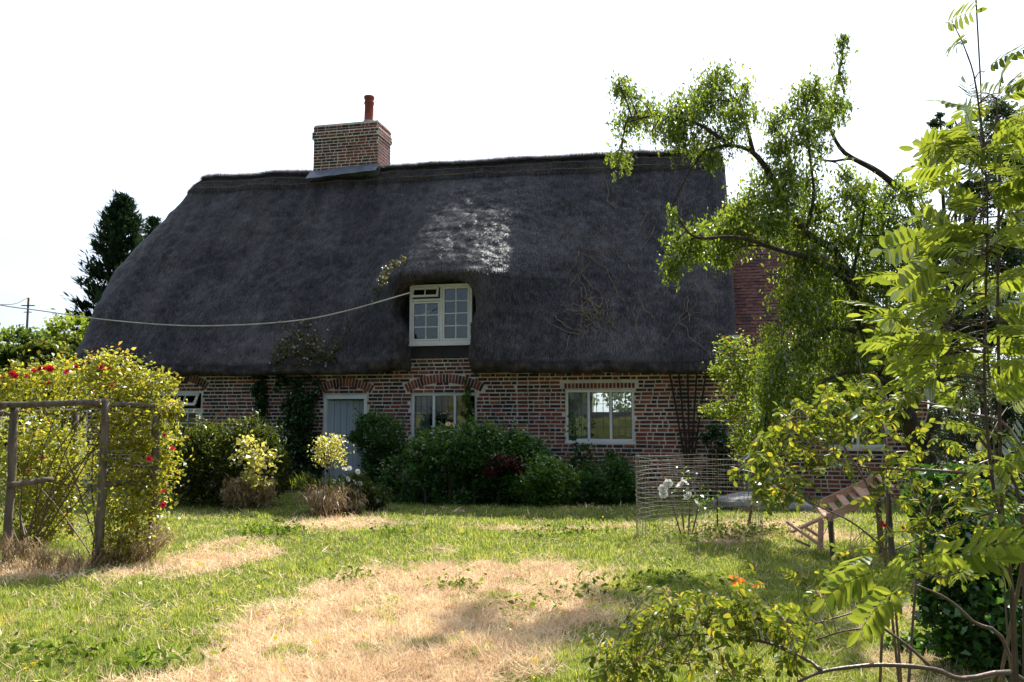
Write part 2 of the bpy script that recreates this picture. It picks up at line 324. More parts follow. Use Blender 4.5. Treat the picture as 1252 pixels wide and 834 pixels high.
l(t.outputs['Object'], q.inputs['Vector']); l(t.outputs['Object'], q2.inputs['Vector'])
rg = ramp(n, [(0.3, (0.050, 0.068, 0.018)), (0.7, (0.115, 0.135, 0.040))]); rd = ramp(n, [(0.3, (0.34, 0.235, 0.135)), (0.7, (0.56, 0.42, 0.27))])
l(q2.outputs['Fac'], rg.inputs['Fac']); l(q2.outputs['Fac'], rd.inputs['Fac'])
ad = N(n, 'ShaderNodeMath', operation='ADD'); l(at_.outputs['Fac'], ad.inputs[0]); sb = N(n, 'ShaderNodeMath', operation='MULTIPLY_ADD'); l(q.outputs['Fac'], sb.inputs[0]); sb.inputs[1].default_value = 0.7; sb.inputs[2].default_value = -0.35; l(sb.outputs['Value'], ad.inputs[1])
mx_ = N(n, 'ShaderNodeMix', data_type='RGBA', clamp_factor=True); l(ad.outputs['Value'], mx_.inputs['Factor']); l(rg.outputs['Color'], mx_.inputs['A']); l(rd.outputs['Color'], mx_.inputs['B'])
b = N(n, 'ShaderNodeBsdfPrincipled', Roughness=0.95); b.inputs['Specular IOR Level'].default_value = 0.1; l(mx_.outputs['Result'], b.inputs['Base Color'])
u = N(n, 'ShaderNodeBump', Strength=0.8, Distance=0.03); l(q2.outputs['Fac'], u.inputs['Height']); l(u.outputs['Normal'], b.inputs['Normal']); l(b.outputs['BSDF'], o.inputs['Surface'])
me.materials.append(m); lawn = bpy.data.objects.new('lawn', me); COL.objects.link(lawn)
tag(lawn, 'patchy lawn in front of the cottage, green with scorched straw patches', kind='structure')
def gz(x, y):
    f = smooth01((np.abs(np.asarray(y) - 10) - 9) / 3); return ((fnoise(np.asarray(x) * 0.9, np.asarray(y) * 0.9) - 0.5) * 0.07 + (fnoise(np.asarray(x) * 4, np.asarray(y) * 4) - 0.5) * 0.02) * (1 - f) - 0.01

def blades(n, kind):
    y = 1 / (1 / 4.0 - RNG.random(n) * (1 / 4.0 - 1 / 17.5)); x = (RNG.random(n) * 2 - 1) * (0.78 * y + 0.6)
    d = dryness(x, y); k = RNG.random(n)
    keep = (k > d * 0.97) if kind == 'green' else (k < d * 0.95 + 0.05)
    x, y, d = x[keep], y[keep], d[keep]; n = len(x); sc = (0.55 + y / 11)
    tuft = fnoise(x * 2.3 + 11, y * 2.3)
    if kind == 'green':
        h = (0.022 + 0.11 * tuft ** 3 + 0.05 * smooth01((fnoise(x * 6, y * 5 + 60) - 0.58) / 0.1) + 0.02 * RNG.random(n)) * (1 - 0.25 * d) * 0.86; tilt = 0.35 + 0.35 * RNG.random(n); wd = 0.0038 * sc
    else:
        h = 0.05 + 0.10 * RNG.random(n); tilt = 1.0 + 0.5 * RNG.random(n); wd = 0.0032 * sc; pile = smooth01((fnoise(x * 7 + 5, y * 5) - 0.45) / 0.2); tilt -= 0.35 * pile * RNG.random(n)
        tilt[RNG.random(n) < 0.12] = 0.5
    az = RNG.random(n) * 2 * np.pi; dx, dy = np.cos(az), np.sin(az); z0 = gz(x, y)
    ln = np.stack([dx * np.sin(tilt), dy * np.sin(tilt), np.cos(tilt)], 1) * h[:, None]; sd = np.stack([-dy, dx, 0 * dx], 1) * wd[:, None]
    sd[:, 2] += RNG.normal(size=n) * wd * 0.5
    b0 = np.stack([x, y, z0 + (0.0 if kind == 'green' else 0.012 * RNG.random(n) * 2)], 1); v = np.clip(0.35 * fnoise(x * 1.1, y * 1.1 + 31) + 0.9 * (fnoise(x * 8, y * 6 + 31) - 0.35) + 0.5 * RNG.random(n), 0, 1)
    return np.stack([b0 - sd, b0 + sd, b0 + ln + sd * 0.0], 1), v
_d0 = dryness
def dryness(x, y):
    r = _d0(x, y); return np.clip(r * (1.3 - 0.95 * smooth01((fnoise(np.asarray(x) * 4 + 3, np.asarray(y) * 3.2 + 8) - 0.48) / 0.16)), 0, 1)
M['grass'] = leafmat('grass_blade', (0.095, 0.145, 0.034), (0.28, 0.325, 0.10), 0.45, 0.012, odd=(0.38, 0.33, 0.15), tgain=(1.35, 1.3, 0.6))
M['hay'] = leafmat('dry_grass_blade', (0.36, 0.24, 0.13), (0.84, 0.67, 0.46), 0.25, 0.0, tgain=(0.8, 0.75, 0.65))
vb, vv = blades(620000, 'green'); g_ = npmesh('grass', vb, 3, M['grass'], None, vv); tag(g_, 'short green grass blades growing over the lawn', kind='stuff')
vb, vv = blades(520000, 'hay'); big_ = RNG.random(len(vb)) < 0.014; cb = vb[big_].mean(1, keepdims=True); vb[big_] = cb + (vb[big_] - cb) * 1.6 + np.array([0, 0, .012]); vv[big_] = 0.75 + 0.25 * RNG.random(big_.sum()); g_ = npmesh('dry_grass', vb, 3, M['hay'], None, vv); tag(g_, 'dry straw coloured clippings and blades lying on the scorched patches', kind='stuff')
# coarse weeds and tufts standing in the lawn
wp = []
for px, py, r_, nn_ in [(322,655,0.25,260),(345,652,0.2,200),(480,655,0.2,160),(690,655,.3,260),(800,715,0.3,220),(190,822,0.16,200),(560,720,0.12,90),(430,710,.12,60),(640,745,.15,60),(700,730,.2,80),(900,650,0.4,500),(860,660,.3,260),(940,655,.3,300),(80,812,.2,120),(30,800,.25,120)]:
    c = G(px, py); wp.append(np.stack([c.x + RNG.normal(size=nn_) * r_, c.y + RNG.normal(size=nn_) * r_ * 0.8, 0.02 + np.abs(RNG.normal(size=nn_)) * 0.055], 1))
M['weed'] = leafmat('weed_leaf', (0.05, 0.09, 0.02), (0.12, 0.18, 0.04), 0.4, 0.0)
tag(leafcloud('weeds', np.concatenate(wp), 0.055, M['weed'], droop=-0.1), 'low clover and weeds scattered over the lawn', kind='stuff')
fl = []
for _ in range(90):
    y = 4.6 + 9 * RNG.random() ** 1.5; x = -0.62 * y + RNG.random() * (0.75 * y); fl.append((x, y, 0.07 + gz(x, y)))
tag(leafcloud('lawn_flowers', np.repeat(np.array(fl), 3, 0) + RNG.normal(size=(270, 3)) * 0.006, 0.022, M['petal_yellow'], aspect=1.0), 'tiny yellow flowers dotted over the left half of the lawn', kind='stuff')

# ------------------------------------------------------------------ the cottage
O0 = (0, DIST, 0)
cot = empty('cottage', O0, -TH, 'old brick cottage with a big dark thatched roof, eyebrow dormer and brick chimney stack', 'cottage')
DW = dict(x0=-2.28, x1=-0.86, z0=3.17, z1=4.46)               # dormer window
W2 = (-2.25, -0.77, 1.04, 2.10); W3 = (1.14, 2.565, 1.08, 2.15); WL = (-8.75, -7.36, 1.10, 2.19); DR = (-4.32, -3.28, 0.0, 2.06)
ARCH = [(-1.51, 2.12, 1.66, 0.20), (-3.80, 2.10, 1.20, 0.16), (-8.05, 2.21, 1.52, 0.22)]    # centre, springing z, span, rise
def arch_geo(a):
    xc, z0, sp, rise = a; R = (sp * sp / 4 + rise * rise) / (2 * rise); return xc, z0 + rise - R, R, math.asin(sp / 2 / R)
OPEN = [W2, W3, WL, DR]
ZTOP = 3.22
def wall_boxes(mb, x0, x1, z0, z1, ops, ya, yb):
    xs = sorted({x0, x1, *[v for o_ in ops for v in o_[:2]]})
    for i in range(len(xs) - 1):
        a, b = xs[i], xs[i + 1]; mid = (a + b) / 2; cur = z0
        for o_ in sorted([q for q in ops if q[0] < mid < q[1]], key=lambda q: q[2]):
            if o_[2] > cur: mb.box((a, ya, cur), (b, yb, o_[2]))
            cur = o_[3]
        if cur < z1: mb.box((a, ya, cur), (b, yb, z1))
    return mb
wall_boxes(MB(), -10.5, 4.72, -0.3, ZTOP, OPEN, 0.0, 0.32).build('front_wall', M['mortar'], cot)
BWN = (H(724, 470, 6.3)[0], H(778, 470, 6.3)[0], 1.72, 2.35)
rest = MB(); wall_boxes(rest, -10.2, 4.45, -0.3, 2.9, [BWN], 6.3, 6.6); rest.build('back_wall', M['plaster'], cot)
MB().box((-10.5, 0.321, -0.3), (-10.2, 6.6, 2.9)).build('end_wall', M['mortar'], cot); MB().box((4.45, 0.321, -0.3), (4.72, 6.6, 2.9)).build('end_wall', M['mortar'], cot)
MB().box((-10.1, 0.33, 2.42), (4.4, 6.2, 2.5)).build('ceiling', M['plaster'], cot); MB().box((-10.1, 0.33, -0.2), (4.4, 6.2, 0.0)).build('floor', M['interior_wood'], cot)
MB().box((-0.3, 0.33, 0.01), (-0.2, 6.25, 2.4)).box((-3.1, 0.34, 0.01), (-3.0, 6.25, 2.4)).build('inner_wall', M['plaster'], cot)
MB().box((1.2, 4.6, 0.01), (4.2, 5.2, 1.55)).build('sideboard', M['interior_wood'], cot); MB().box((-2.6, 3.5, 0.01), (-0.9, 4.1, 1.5)).build('cupboard', M['interior_wood'], cot)

BH, PITCHZ = 0.055, 0.082
def blocked(x, z):
    for o_ in OPEN:
        if o_[0] - 0.008 < x < o_[1] + 0.008 and o_[2] - 0.03 < z < o_[3] + 0.02: return True
    for a in ARCH:
        xc, zc, R, al = arch_geo(a); dx, dz = x - xc, z - zc; r = math.hypot(dx, dz); an = math.atan2(dx, dz)
        if R - 0.012 < r < R + 0.19 and abs(an) < al + 0.015: return True
    if W3[0] - 0.05 < x < W3[1] + 0.05 and W3[3] < z < W3[3] + 0.155: return True
    return False
def course_bricks(x0, x1, z, rng, blockf, rowk):
    """cut a course into stretchers and headers; returns (xa, xb, tone)"""
    res = []; x = x0 + rng.random() * 0.02 - (0.11 if rowk % 2 else 0.0); j = 0.022; k = rowk
    while x < x1:
        hd = rng.random() < (0.62 if k % 2 else 0.12); ln = (0.097 if hd else 0.208) + rng.uniform(-0.012, 0.012); k += 1
        a, b = max(x, x0), min(x + ln, x1)
        if b - a > 0.03:
            n_ = 8; ok = [not blockf(a + (b - a) * (i + 0.5) / n_, z) for i in range(n_)]
            if all(ok): res.append((a, b, hd))
            else:
                i = 0
                while i < n_:
                    if ok[i]:
                        q = i
                        while q < n_ and ok[q]: q += 1
                        if q - i >= 3: res.append((a + (b-a)*i/n_, a + (b-a)*q/n_, hd))
                        i = q
                    else: i += 1
        x += ln + j + rng.uniform(-0.003, 0.005)
    return res
def tone(rng, hd, x, z):
    p = rng.random() + (0.22 if hd else 0) + 0.30 * (float(fnoise(x * 0.9 + 20, z * 1.2)) - 0.5) - (0.10 if x > 0.1 else -0.08)
    return 1 if p < 0.14 else 0 if p < 0.46 else 3 if p < 0.74 else 2
rg = random.Random(3); bricks = []
zc = 0.06; row = 0
while zc < 3.14:
    segs = [(-10.45, 0.10), (0.112, 4.70)]
    for s0, s1 in segs:
        for (a, b, hd) in course_bricks(s0, s1, zc + BH / 2, rg, blocked, row):
            bricks.append((a, b, zc + rg.uniform(-0.003, 0.003), tone(rg, hd, (a + b) / 2, zc), b - a))
    zc += PITCHZ; row += 1
def brick_mesh(ln, mi, dz=BH, nm='brick'):
    m_ = MB(); c = 0.004; k = 0
    m_.v = [(-ln/2, 0.02, 0), (ln/2, 0.02, 0), (ln/2, 0.02, dz), (-ln/2, 0.02, dz), (-ln/2+0.0, -0.006, 0.0), (ln/2, -0.006, 0.0), (ln/2, -0.006, dz), (-ln/2, -0.006, dz),
            (-ln/2+c, -0.012, c), (ln/2-c, -0.012, c), (ln/2-c, -0.012, dz-c), (-ln/2+c, -0.012, dz-c)]
    m_.f = [(0,1,5,4),(1,2,6,5),(2,3,7,6),(3,0,4,7),(4,5,9,8),(5,6,10,9),(6,7,11,10),(7,4,8,11),(8,9,10,11)]; m_.m = [0] * 9
    return m_.mesh(nm, BR[mi])
BM = {}
def bm_get(ln, mi):
    q = round(ln / 0.012) * 0.012
    if (q, mi) not in BM: BM[(q, mi)] = brick_mesh(q, mi)
    return BM[(q, mi)]
full = [b for b in bricks if 0.5 < b[2] < 2.5 and b[0] > 0.1]
full.sort(key=lambda b: -b[0] - 0.2 * b[2]); single = set(full[:268])
rest = MB()
for b_ in bricks:
    if b_ in single:
        o = bpy.data.objects.new('brick', bm_get(b_[4], b_[3])); COL.objects.link(o); o.parent = cot; o.location = ((b_[0] + b_[1]) / 2, rg.uniform(-0.003, 0.003), b_[2]); o.rotation_euler = (0, rg.uniform(-0.006, 0.006), 0)
    else:
        y = -0.012 + rg.uniform(-0.004, 0.004); rest.box((b_[0], y, b_[2]), (b_[1], 0.01, b_[2] + BH), b_[3])
tag(rest.build('brickwork', BR, cot), kind='stuff')
# brick arches over door and windows (stood-up bricks fanned round), soldier row over the right window
for a in ARCH:
    xc, zc, R, al = arch_geo(a); MBm = MB(); nn_ = int(round(2 * al * (R + 0.1) / 0.074))
    for i in range(nn_):
        t = -al + 2 * al * (i + 0.5) / nn_; u = rg.random(); mi = 0 if u < .4 else 1 if u < .6 else 2 if u < .78 else 3
        key = ('arch', mi)
        if key not in BM:
            BM[key] = MB().box((-0.026, -0.016, 0.0), (0.026, 0.012, 0.185)).mesh('arch_brick', BR[mi])
        o = bpy.data.objects.new('arch_brick', BM[key]); COL.objects.link(o); o.parent = cot; o.location = (xc + R * math.sin(t), 0, zc + R * math.cos(t)); o.rotation_euler = (0, t, 0)
for i in range(19):
    mi = rg.choice([0, 0, 1, 3, 2]); key = ('sol', mi)
    if key not in BM: BM[key] = MB().box((-0.027, -0.015, 0.0), (0.027, 0.012, 0.105)).mesh('arch_brick', BR[mi])
    o = bpy.data.objects.new('arch_brick', BM[key]); COL.objects.link(o); o.parent = cot; o.location = (1.15 + i * 0.078, 0, 2.178)

def window(name, x0, x1, z0, z1, y, lights, cols, rows, fw=0.055, mt='white_paint', lead=False, sill=True, curtain=(), label=None):
    """frame with mullions; every light gets bars and glass"""
    m_ = MB(); m_.box((x0, y, z0), (x0 + fw, y + 0.09, z1)); m_.box((x1 - fw, y, z0), (x1, y + 0.09, z1)); m_.box((x0 + fw, y + 0.001, z1 - fw), (x1 - fw, y + 0.089, z1)); m_.box((x0 + fw, y + 0.001, z0), (x1 - fw, y + 0.089, z0 + fw))
    wd = (x1 - x0 - fw * (lights + 1)) / lights
    for i in range(1, lights): xx = x0 + i * (wd + fw); m_.box((xx, y + 0.002, z0 + fw), (xx + fw, y + 0.088, z1 - fw))
    fr_ = m_.build(name, M[mt], cot, bevel=0.006); 
    if label: fr_['label'] = label
    for i in range(lights):
        a = x0 + fw + i * (wd + fw); b = a + wd; c = z0 + fw; d = z1 - fw
        MB().box((a + .003, y + 0.045, c + .003), (b - .003, y + 0.049, d - .003)).build('pane', M['glass'], fr_)
        bars = MB(); bw = 0.009 if lead else 0.02
        for k in range(1, cols): q = a + (b - a) * k / cols; bars.box((q - bw/2, y + 0.035, c), (q + bw/2, y + 0.058, d))
        for k in range(1, rows): q = c + (d - c) * k / rows; bars.box((a, y + 0.0352, q - bw/2), (b, y + 0.0578, q + bw/2))
        bars.build('lead_bars' if lead else 'glazing_bars', M['lead'] if lead else M[mt], fr_)
        if lead:
            e = MB(); t_ = 0.012
            e.box((a, y+.03, c), (a+t_, y+.06, d)).box((b-t_, y+.03, c), (b, y+.06, d)).box((a+t_, y+.031, c), (b-t_, y+.059, c+t_)).box((a+t_, y+.031, d-t_), (b-t_, y+.059, d)).build('casement', M['lead'], fr_)
    if sill: MB().box((x0 - 0.03, y - 0.035, z0 - 0.045), (x1 + 0.03, y + 0.10, z0 - 0.002)).build('sill', M[mt], fr_, bevel=0.006)
    for (a, b) in curtain:
        v = []; nn_ = 22
        for i in range(nn_ + 1):
            t = i / nn_; xx = a + (b - a) * t; yy = y + 0.17 + 0.025 * math.sin(t * 26); v += [(xx, yy, z0), (xx, yy + 0.01, z1)]
        c = MB(); c.v = v; c.f = [(2*i, 2*i+2, 2*i+3, 2*i+1) for i in range(nn_)]; c.m = [0] * nn_; c.build('curtain', M['curtain'], fr_, smooth=True)
    return fr_
window('window_frame', *W2, 0.03, 3, 3, 4, lead=True, curtain=[(-2.19, -1.90)])
window('window_frame', *W3, 0.03, 3, 3, 4, lead=True, curtain=[(1.2, 1.62)])
# dormer window: individual panes, top vent of the left light propped open
def casement_light(x0, x1, z0, z1, y, cols, rows, par, fw=0.035, tilt=0, mt='cream_paint', name='casement'):
    R_ = Matrix.Rotation(tilt, 3, 'X'); og = ((x0 + x1) / 2, y, z1); bx = lambda m_, a, b: m_.box(a, b, 0, R_, og)
    hw, hh = (x1 - x0) / 2, z1 - z0; m_ = MB()
    bx(m_, (-hw, -.02, -hh), (-hw + fw, .02, 0)); bx(m_, (hw - fw, -.02, -hh), (hw, .02, 0)); bx(m_, (-hw + fw, -.019, -fw), (hw - fw, .019, 0)); bx(m_, (-hw + fw, -.019, -hh), (hw - fw, .019, -hh + fw))
    c = m_.build(name, M[mt], par); pw = (2 * hw - 2 * fw) / cols; ph = (hh - 2 * fw) / rows; bars = MB()
    for k in range(1, cols): bx(bars, (-hw + fw + k*pw - .011, -.017, -hh + fw), (-hw + fw + k*pw + .011, .017, -fw))
    for k in range(1, rows): bx(bars, (-hw + fw, -.0165, -hh + fw + k*ph - .011), (hw - fw, .0165, -hh + fw + k*ph + .011))
    if cols * rows > 1: bars.build('glazing_bars', M[mt], par)
    for i in range(cols):
        for k in range(rows):
            g = MB(); e = .0115; tl = rg.uniform(-.012, .012)
            x_, z_ = -hw + fw + i * pw, -hh + fw + k * ph
            bx(g, (x_ + e, -.002, z_ + e), (x_ + pw - e, .002, z_ + ph - e)); g.build('pane', M['glass'], par)
    return c
def outer(x0, x1, z0, z1, y, mt, fw, xm, sill=True):
    m_ = MB(); d = 0.09
    m_.box((x0, y, z0), (x0 + fw, y + d, z1)).box((x1 - fw, y, z0), (x1, y + d, z1)).box((x0 + fw, y + .001, z1 - fw), (x1 - fw, y + d - .001, z1)).box((x0 + fw, y + .001, z0), (x1 - fw, y + d - .001, z0 + fw))
    if xm: m_.box((xm - fw/2, y + .002, z0 + fw), (xm + fw/2, y + d - .002, z1 - fw))
    return m_.build('window_frame', M[mt], cot, bevel=0.006)
fr = outer(DW['x0'], DW['x1'], DW['z0'], DW['z1'], -0.10, 'cream_paint', 0.06, -1.555); fr['label'] = 'cream dormer window frame under the thatch hood'
casement_light(-2.215, -1.59, 3.235, 4.09, -0.075, 2, 3, fr, 0.04); casement_light(-2.205, -1.60, 4.17, 4.39, -0.125, 2, 1, fr, 0.04, -0.30, name='vent_light')
MB().box((-2.22, -0.098, 4.10), (-1.586, -0.03, 4.15)).build('transom', M['cream_paint'], fr)
casement_light(-1.52, -0.925, 3.235, 4.395, -0.075, 2, 4, fr, 0.04)
MB().box((-2.30, -0.13, 3.12), (-0.84, 0.0, 3.167)).build('sill', M['cream_paint'], fr)
MB().box((-2.24, -0.055, 2.86), (-0.90, -0.02, 3.118)).build('dormer_apron', M['black_board'], cot)
MB().box((-2.6, 0.5, 3.0), (-0.5, 0.55, 4.7)).build('dormer_dark_sheet', M['black_board'], cot)  # black sheet behind the dormer, standing in for the unlit interior
# left window, top-hung vent open
fr = outer(*WL, 0.02, 'white_paint', 0.06, None)
casement_light(-8.68, -7.43, 1.17, 1.72, 0.06, 4, 2, fr, 0.05, mt='white_paint'); casement_light(-8.66, -7.45, 1.80, 2.12, -0.01, 4, 1, fr, 0.05, -0.55, mt='white_paint', name='vent_light')
MB().box((-8.69, 0.03, 1.73), (-7.42, 0.10, 1.785)).build('transom', M['white_paint'], fr); MB().box((-8.78, -0.02, 1.05), (-7.33, 0.12, 1.097)).build('sill', M['white_paint'], fr)
# door in its white frame
dm = MB(); dm.box((DR[0], -0.01, 0.0), (DR[0] + 0.075, 0.12, DR[3])).box((DR[1] - 0.075, -0.01, 0.0), (DR[1], 0.12, DR[3])).box((DR[0] + .075, -0.009, DR[3] - 0.08), (DR[1] - .075, 0.119, DR[3]))
dm.build('door_frame', M['white_paint'], cot, bevel=0.006)
ang = 0.22; door = MB().box((0, .045, 0.02), (0.84, .075, 1.955)).build('door', M['door_paint'], cot); door.location = (DR[0] + 0.08, 0.06, 0); door.rotation_euler = (0, 0, ang); door['label'] = 'pale grey blue plank door standing ajar'
for i in range(6): MB().box((i * 0.14 + 0.003, .02, 0.02), (i * 0.14 + 0.137, .0449, 1.955)).build('plank', M['door_paint'], door, bevel=0.004)
MB().box((0.74, -0.01, 0.98), (0.78, 0.019, 1.12)).tube([(0.76, -0.05, 1.05), (0.76, 0.0, 1.05)], 0.022, 8).build('handle', M['lead'], door)
MB().box((DR[0], -0.25, -0.05), (DR[1], 0.2, 0.09)).build('doorstep', M['stone'], cot, bevel=0.01)

# ------------------------------------------------------------------ thatched roof
XE = [-10.9, -9.5, -8.1, -6.0, -3.1, -2.07, -0.8, 1.36, 4.7]; ZE = [3.02, 2.76, 2.61, 2.585, 2.63, 2.70, 2.585, 2.55, 2.53]
XR = [-9.9, -6.5, -4.25, -1.3, 0.8, 3.86, 4.6]; ZR = [8.27, 8.19, 8.20, 8.16, 8.10, 7.98, 7.93]
SL = [0, .10, .26, .43, .60, .765, .945, 1.0]; XL = [-11.0, -11.05, -11.15, -11.22, -10.95, -10.55, -9.85, -9.45]
NS, NF, NC, NE, NB = 150, 400, 10, 30, 60
def ring(s):
    h = 3.64 * (1 - s) + 0.02; yf, yb = 3.2 - h, 3.2 + h; xl = float(np.interp(s, SL, XL)); xr = 4.62 - 0.08 * s * s - 0.22 * max(0, (s - 0.9) / 0.1) ** 2; rl, rr = min(h * 0.95, 0.9), min(h * 0.95, 0.30)
    P = []
    P += [(xr - rr + rr * math.cos(t), yf + rr - rr * math.sin(t)) for t in np.linspace(0, math.pi/2, NC, endpoint=False)]
    P += [(x, yf) for x in np.linspace(xr - rr, xl + rl, NF, endpoint=False)]
    P += [(xl + rl - rl * math.sin(t), yf + rl - rl * math.cos(t)) for t in np.linspace(0, math.pi/2, NC, endpoint=False)]
    P += [(xl, y) for y in np.linspace(yf + rl, yb - rl, NE, endpoint=False)]
    P += [(xl + rl - rl * math.cos(t), yb - rl + rl * math.sin(t)) for t in np.linspace(0, math.pi/2, NC, endpoint=False)]
    P += [(x, yb) for x in np.linspace(xl + rl, xr - rr, NB, endpoint=False)]
    P += [(xr - rr + rr * math.sin(t), yb - rr + rr * math.cos(t)) for t in np.linspace(0, math.pi/2, NC, endpoint=False)]
    P += [(xr, y) for y in np.linspace(yb - rr, yf + rr, NE, endpoint=False)]
    return np.array(P)
SS = np.linspace(0, 1, NS); RG_ = np.stack([ring(s) for s in SS]); X = RG_[..., 0]; Y = RG_[..., 1]; S = np.repeat(SS[:, None], X.shape[1], 1)
e = 0.032; prof = 1 - (np.sqrt((1 - S) ** 2 + e * e) - e * 0.0); zr = np.interp(X, XR, ZR); ze = np.interp(X, XE, ZE)
ze = np.where(Y > 3.2, 2.7, ze); prof = np.maximum(prof, 0); Zt = ze + (zr - ze) * (1 - np.sqrt((1 - S) ** 2 + e * e) + e * 0.75)
Zt[0] = ze[0]
front = (Y < 3.2 + 1e-6)
# slow sags and lumps of an old roof, then the raised ridge band
sag = (fnoise(X * 0.55 + 3, S * 3.2 + Y * 0.4) - 0.5) * 0.16 + (fnoise(X * 2.0, S * 9 + Y) - 0.5) * 0.05 + (vnoise(X * 9, S * 40) - 0.5) * 0.03
edge_l = smooth01((X + 11.4) / 0.6) * smooth01((4.7 - X) / 0.5)
off = sag * edge_l + 0.055 * smooth01((S - 0.885) / 0.004) * smooth01((1.02 - S) / 0.03)
off += 0.05 * (vnoise(X * 1.1 + 50, S * 0) - 0.5) * 0
# eyebrow dormer: the thatch swells forward over the window and is cut away round it
XC = -1.56
def main_y(z): return -0.44 + (z - 2.56) * (3.62 / 5.56)
zt1 = 4.54
zz = Zt
under = -0.56 + 0.02 * (zz - 2.56)
rise_ = zz - zt1 - 0.06
hood = -0.58 + 0.02 * 2 + np.where(rise_ > 0, 1.13 * rise_ - 0.05 * (1 - np.exp(-np.maximum(rise_, 0) / 0.12)), 0.0)
Yh = np.where(rise_ > 0, hood, under)
dx = X - (XC + 0.10); hwid = np.where(dx > 0, 1.55 - 0.06 * np.maximum(rise_, 0), 1.42 - 0.14 * np.maximum(rise_, 0)); wgt = 1 / (1 + np.abs(dx / np.maximum(hwid, 0.4)) ** np.where(dx > 0, 3.6, 5))
Yb0 = Y + np.where(front, -off * 0.86, off * 0.86); bump = np.where(front, np.minimum(0, (Yh - main_y(zz))) * wgt, 0)
bump += np.where(front & (rise_ > 0), (-0.17 * (fnoise(X * 1.1 + 9, zz * 3.2) - 0.5) - 0.10 * (fnoise(X * 4, zz * 9) - 0.5)) * wgt * smooth01(rise_ / 0.3) * smooth01((3.1 - rise_) / 0.5), 0)
Yn = Yb0 + bump
side = np.where(X < XC, 0.26, 0.10); hw_ = 0.765 + 0.03 * np.sign(X - XC) + side * smooth01((zz - 3.35) / 0.55); ztop = zt1 + 0.0
uu = np.abs(X - XC) / hw_; vv_ = np.maximum(0, zz - 3.7) / (ztop - 3.7); dd = ((uu ** 3.4 + vv_ ** 3.4) ** (1 / 3.4) - 1) * 0.8; ins = smooth01((-dd) / 0.045) * front
lip = np.exp(-(np.maximum(dd, 0) / 0.12) ** 2) * (dd > 0) * front * (zz < 5.0)
Yn = Yn * (1 - ins) + 0.42 * ins + lip * 0.05
Zn = Zt + off * 0.5 - 0.0
TP = np.stack([X, Yn, Zn], -1)
# two lower rings round the cut eave off and carry it back to the wall
def lowring(inset, dz):
    P = TP[0].copy(); c = np.array([-3.2, 3.2]); xl, xr = -11.0, 4.62
    P[:, 0] = np.clip(P[:, 0], xl + inset, xr - inset); P[:, 1] = np.clip(P[:, 1], P[:, 1].min() * 0 + -0.45 + inset, 6.85 - inset); P[:, 1] = np.maximum(P[:, 1], np.where(TP[0][:, 1] < 3, TP[0][:, 1] + inset, P[:, 1])); P[:, 2] += dz; return P
low = [lowring(0.50, 0.10), lowring(0.30, -0.03), lowring(0.10, -0.09), lowring(0.015, -0.05)]
ALL = np.concatenate([np.stack(low), TP]); nr, nc = ALL.shape[:2]
idx = np.arange(nr * nc).reshape(nr, nc); nxt = np.roll(idx, -1, 1)
Q = np.stack([idx[:-1], idx[1:], nxt[1:], nxt[:-1]], -1).reshape(-1, 4)
me = bpy.data.meshes.new('thatch_roof'); me.from_pydata(ALL.reshape(-1, 3).tolist(), [], Q[:, ::-1].tolist()); me.polygons.foreach_set('use_smooth', [True] * len(Q)); me.materials.append(M['thatch'])
roof = bpy.data.objects.new('thatch_roof', me); COL.objects.link(roof); roof.parent = cot
# straw ends lying down the slope
def straws(n, rows, cols, ln, wd, lift, jit, toneb=0.0):
    i = RNG.integers(rows[0], rows[1], n); j = RNG.integers(cols[0], cols[1], n); fi, fj = RNG.random(n)[:, None], RNG.random(n)[:, None]; j2 = (j + 1) % nc
    P = (TP[i, j] * (1-fi) + TP[i+1, j] * fi) * (1-fj) + (TP[i, j2] * (1-fi) + TP[i+1, j2] * fi) * fj
    du = TP[i, j2] - TP[i, j]; dv = TP[i+1, j] - TP[i, j]; keep = (np.linalg.norm(dv, axis=1) < 0.12); nrm = unit(np.cross(dv, du)); dn = unit(-dv)
    d = unit(dn + RNG.normal(size=(n, 3)) * jit + nrm * lift * (0.4 + RNG.random((n, 1)))); sd = unit(np.cross(d, nrm)); Ln = (ln * (0.6 + 0.9 * RNG.random(n)))[:, None]; W = wd * (0.6 + 0.8 * RNG.random(n))[:, None]
    b0 = P - d * Ln * 0.35 + nrm * 0.002; t = P + d * Ln * 0.65; q = np.stack([b0 - sd * W, b0 + sd * W, t], 1)[keep]
    tn = np.clip(RNG.random(n) ** 1.6 * 0.75 + 0.9 * (fnoise(P[:, 0] * 1.3, P[:, 2] * 0.9) - 0.45) + 0.5 * (fnoise(P[:, 0] * 6, P[:, 2] * 1.5) - 0.5) + toneb, 0, 0.98)[keep]; return q, tn
def hoodstraw():
    q, tn = straws(70000, (int(NS*.3), int(NS*.9)), (int(NC + NF*.20), int(NC + NF*.66)), 0.085, 0.007, 0.22, 0.30, 0.5); c = q.mean(1)  # hood straws toned paler, painting the sun's sheen into their colour
    k = (np.abs(c[:, 0] - XC - .2) < 1.9 * (0.5 + 0.5 * RNG.random(len(c)))) & (c[:, 2] > 4.6) & (c[:, 2] < 7.3); return q[k], tn[k]
A = [straws(330000, (0, NS-1), (0, NC+NF+NC+NE//2), 0.13, 0.0055, 0.10, 0.10), straws(30000, (int(NS*.9), NS-1), (0, NC+NF+NC), 0.15, 0.006, 0.5, 0.4, 0.35), straws(70000, (int(NS*.972), NS-1), (0, NC+NF+NC), 0.18, 0.008, 1.3, 0.6, 0.8),  # ridge straws lightened to paint in a sunlit fringe along the crest
     hoodstraw(), straws(24000, (0, 3), (0, NC+NF+NC), 0.08, 0.006, 0.25, 0.2)]
